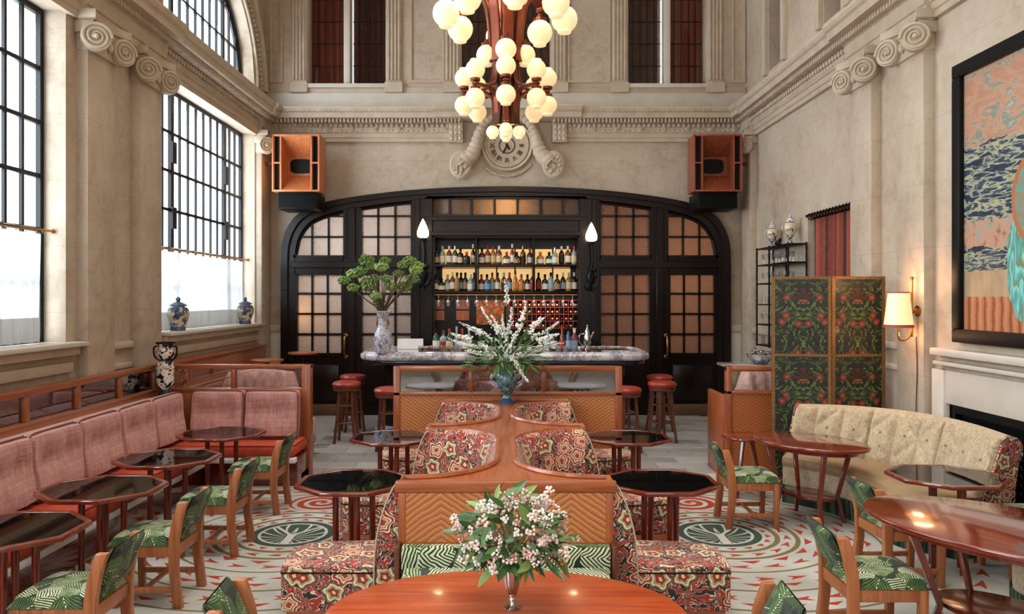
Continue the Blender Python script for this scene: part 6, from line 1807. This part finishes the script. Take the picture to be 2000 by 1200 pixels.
# green urn and white larkspur on the divider
ux, uy, uz = .012, 8.20, IZ-.005
ur = thing('green_urn', 'blue green two handled urn standing at the far end of the wooden divider', 'urn', (ux, uy, uz))
MB().lathe([(.001, 0), (.085, 0), (.088, .025), (.05, .05), (.035, .085), (.045, .10), (.085, .15), (.115, .22), (.12, .28), (.105, .31), (.115, .34), (.105, .34), (.09, .30), (.001, .28)], (ux, uy, uz), 24).build('body', URN, ur, smooth=True)
MB().lathe([(.001, -.001), (.087, -.001), (.090, .026), (.052, .052), (.04, .052)], (ux, uy, uz), 20).build('foot', plain('cobalt_glaze', L(52, 72, 110), .2, coat=.4), ur, smooth=True)
for s in (-1, 1): MB().tube(smoothpath([(ux+s*.10, uy, uz+.30), (ux+s*.16, uy, uz+.30), (ux+s*.165, uy, uz+.22), (ux+s*.10, uy, uz+.17)]), .012, 8).build('handle', FAMROSE, ur, smooth=True)
wf = thing('larkspur_arrangement', 'spreading arrangement of white flower spikes and fine greenery in the green urn', 'flowers', (ux, uy, uz+.25))
SPK = []
for q in range(4):
    sm = MB(); ln = .24+.05*q; bend = (.0, .10, -.08, .05)[q]
    for i in range(64+6*q):
        t = rnd.random(); r = rnd.uniform(.012, .042)*(1-t*.8); a = rnd.uniform(0, 6.3)
        sm.sphere((t*ln, r*cos(a)+bend*t*t, r*sin(a)), rnd.uniform(.009, .017)*(1-t*.45), 5, 4, (1, 1.3, .7))
    SPK.append(sm.mesh('flower_spike', WHITEBLOOM, smooth=True))
LW = [leaf_mesh(.14, .028, LEAF2, .3), leaf_mesh(.10, .022, LEAF2, .5)]
base = Vector((ux, uy, uz+.30)); mb = MB()
targ = [(-.62, .52), (-.50, .62), (-.44, .40), (-.30, .55), (-.20, .75), (-.08, .62), (.0, 1.02), (.06, .72), (.20, .62), (.26, .78), (.38, .60), (.48, .52), (.56, .46), (.58, .36), (-.34, .30), (.34, .30), (-.12, .42), (.14, .44), (.02, .50), (-.26, .78), (.44, .66), (-.56, .36)]
for i, (tx, tz) in enumerate(targ):
    tz *= rnd.uniform(.8, 1.0) if tz < 1 else 1
    e = base+Vector((tx, rnd.uniform(-.22, .22), tz)); midp = base+Vector((tx*.35, 0, tz*.62))
    path = smoothpath([base-Vector((0, 0, .1)), midp, e], 8); mb.tube(path, .004, 5)
    d = (path[-1]-path[-5]).normalized(); p0 = e-d*.26
    piece('flower_spike', SPK[i % 4], wf, None, matrix=orient(p0, d, rnd.uniform(0, 6), rnd.uniform(.8, 1.1)))
mb.build('stem', STEMG, wf, smooth=True)
for i in range(270):
    d = rdir(-.25, .9); k = rnd.uniform(.25, 1.0); p = base+Vector((d.x*.42*k, d.y*.3*k, .13+d.z*.30*k))
    if p.z < 1.32 and p.y > 8.34: p.y = 8.34-(p.y-8.34)*.5
    piece('leaf', LW[i % 2], wf, None, matrix=orient(p, (d+rdir(-.6, .8)*.5), rnd.uniform(-1, 1), rnd.uniform(.7, 1.3)))
# drooping spike down the front of the urn
piece('flower_spike', SPK[3], wf, None, matrix=orient(base+Vector((.05, -.16, .22)), Vector((.25, -.4, -.5)), 0, .9))
# green umbels in the tall bar vase
vb = thing('viburnum_branches', 'woody branches with round green flower heads in the tall porcelain bar vase', 'flowers', (vx, vy, BT+.5))
ub = MB()
for i in range(70):
    d = rdir(-1, 1); ub.sphere(Vector((d.x*.085, d.y*.085, d.z*.055))*rnd.uniform(.75, 1.15), .016, 5, 4)
UM = ub.mesh('flower_head', UMBEL, smooth=True)
vb0 = Vector((vx, vy, BT+.45)); mb = MB()
heads = [(672, 548), (690, 535), (704, 530), (716, 508), (690, 562), (731, 545), (728, 520), (745, 522), (752, 510), (787, 518), (800, 510), (812, 528), (805, 545), (790, 560), (765, 560), (735, 578), (740, 590), (815, 520), (722, 560), (778, 535), (755, 545), (712, 548)]
for i, (px, py) in enumerate(heads):
    e = P(px, py, vy+rnd.uniform(-.25, .25)); m_ = vb0.lerp(e, .55)+Vector((0, 0, .04))
    mb.tube(smoothpath([vb0-Vector((0, 0, .15)), vb0+Vector((0, 0, .1))+(e-vb0)*.12, m_, e], 5), [.012*(1-j/17)+.003 for j in range(16)], 6)
    piece('flower_head', UM, vb, None, matrix=orient(e, (1, 0, 0), rnd.uniform(-.5, .5), rnd.uniform(.8, 1.15)))
mb.build('branch', STEM, vb, smooth=True)
for i in range(26):
    px, py = heads[i % len(heads)]; p = P(px, py, vy)+rdir(-1, .2)*.12
    piece('leaf', LW[0], vb, None, matrix=orient(p, rdir(-.5, .8), 0, rnd.uniform(.6, .9)))
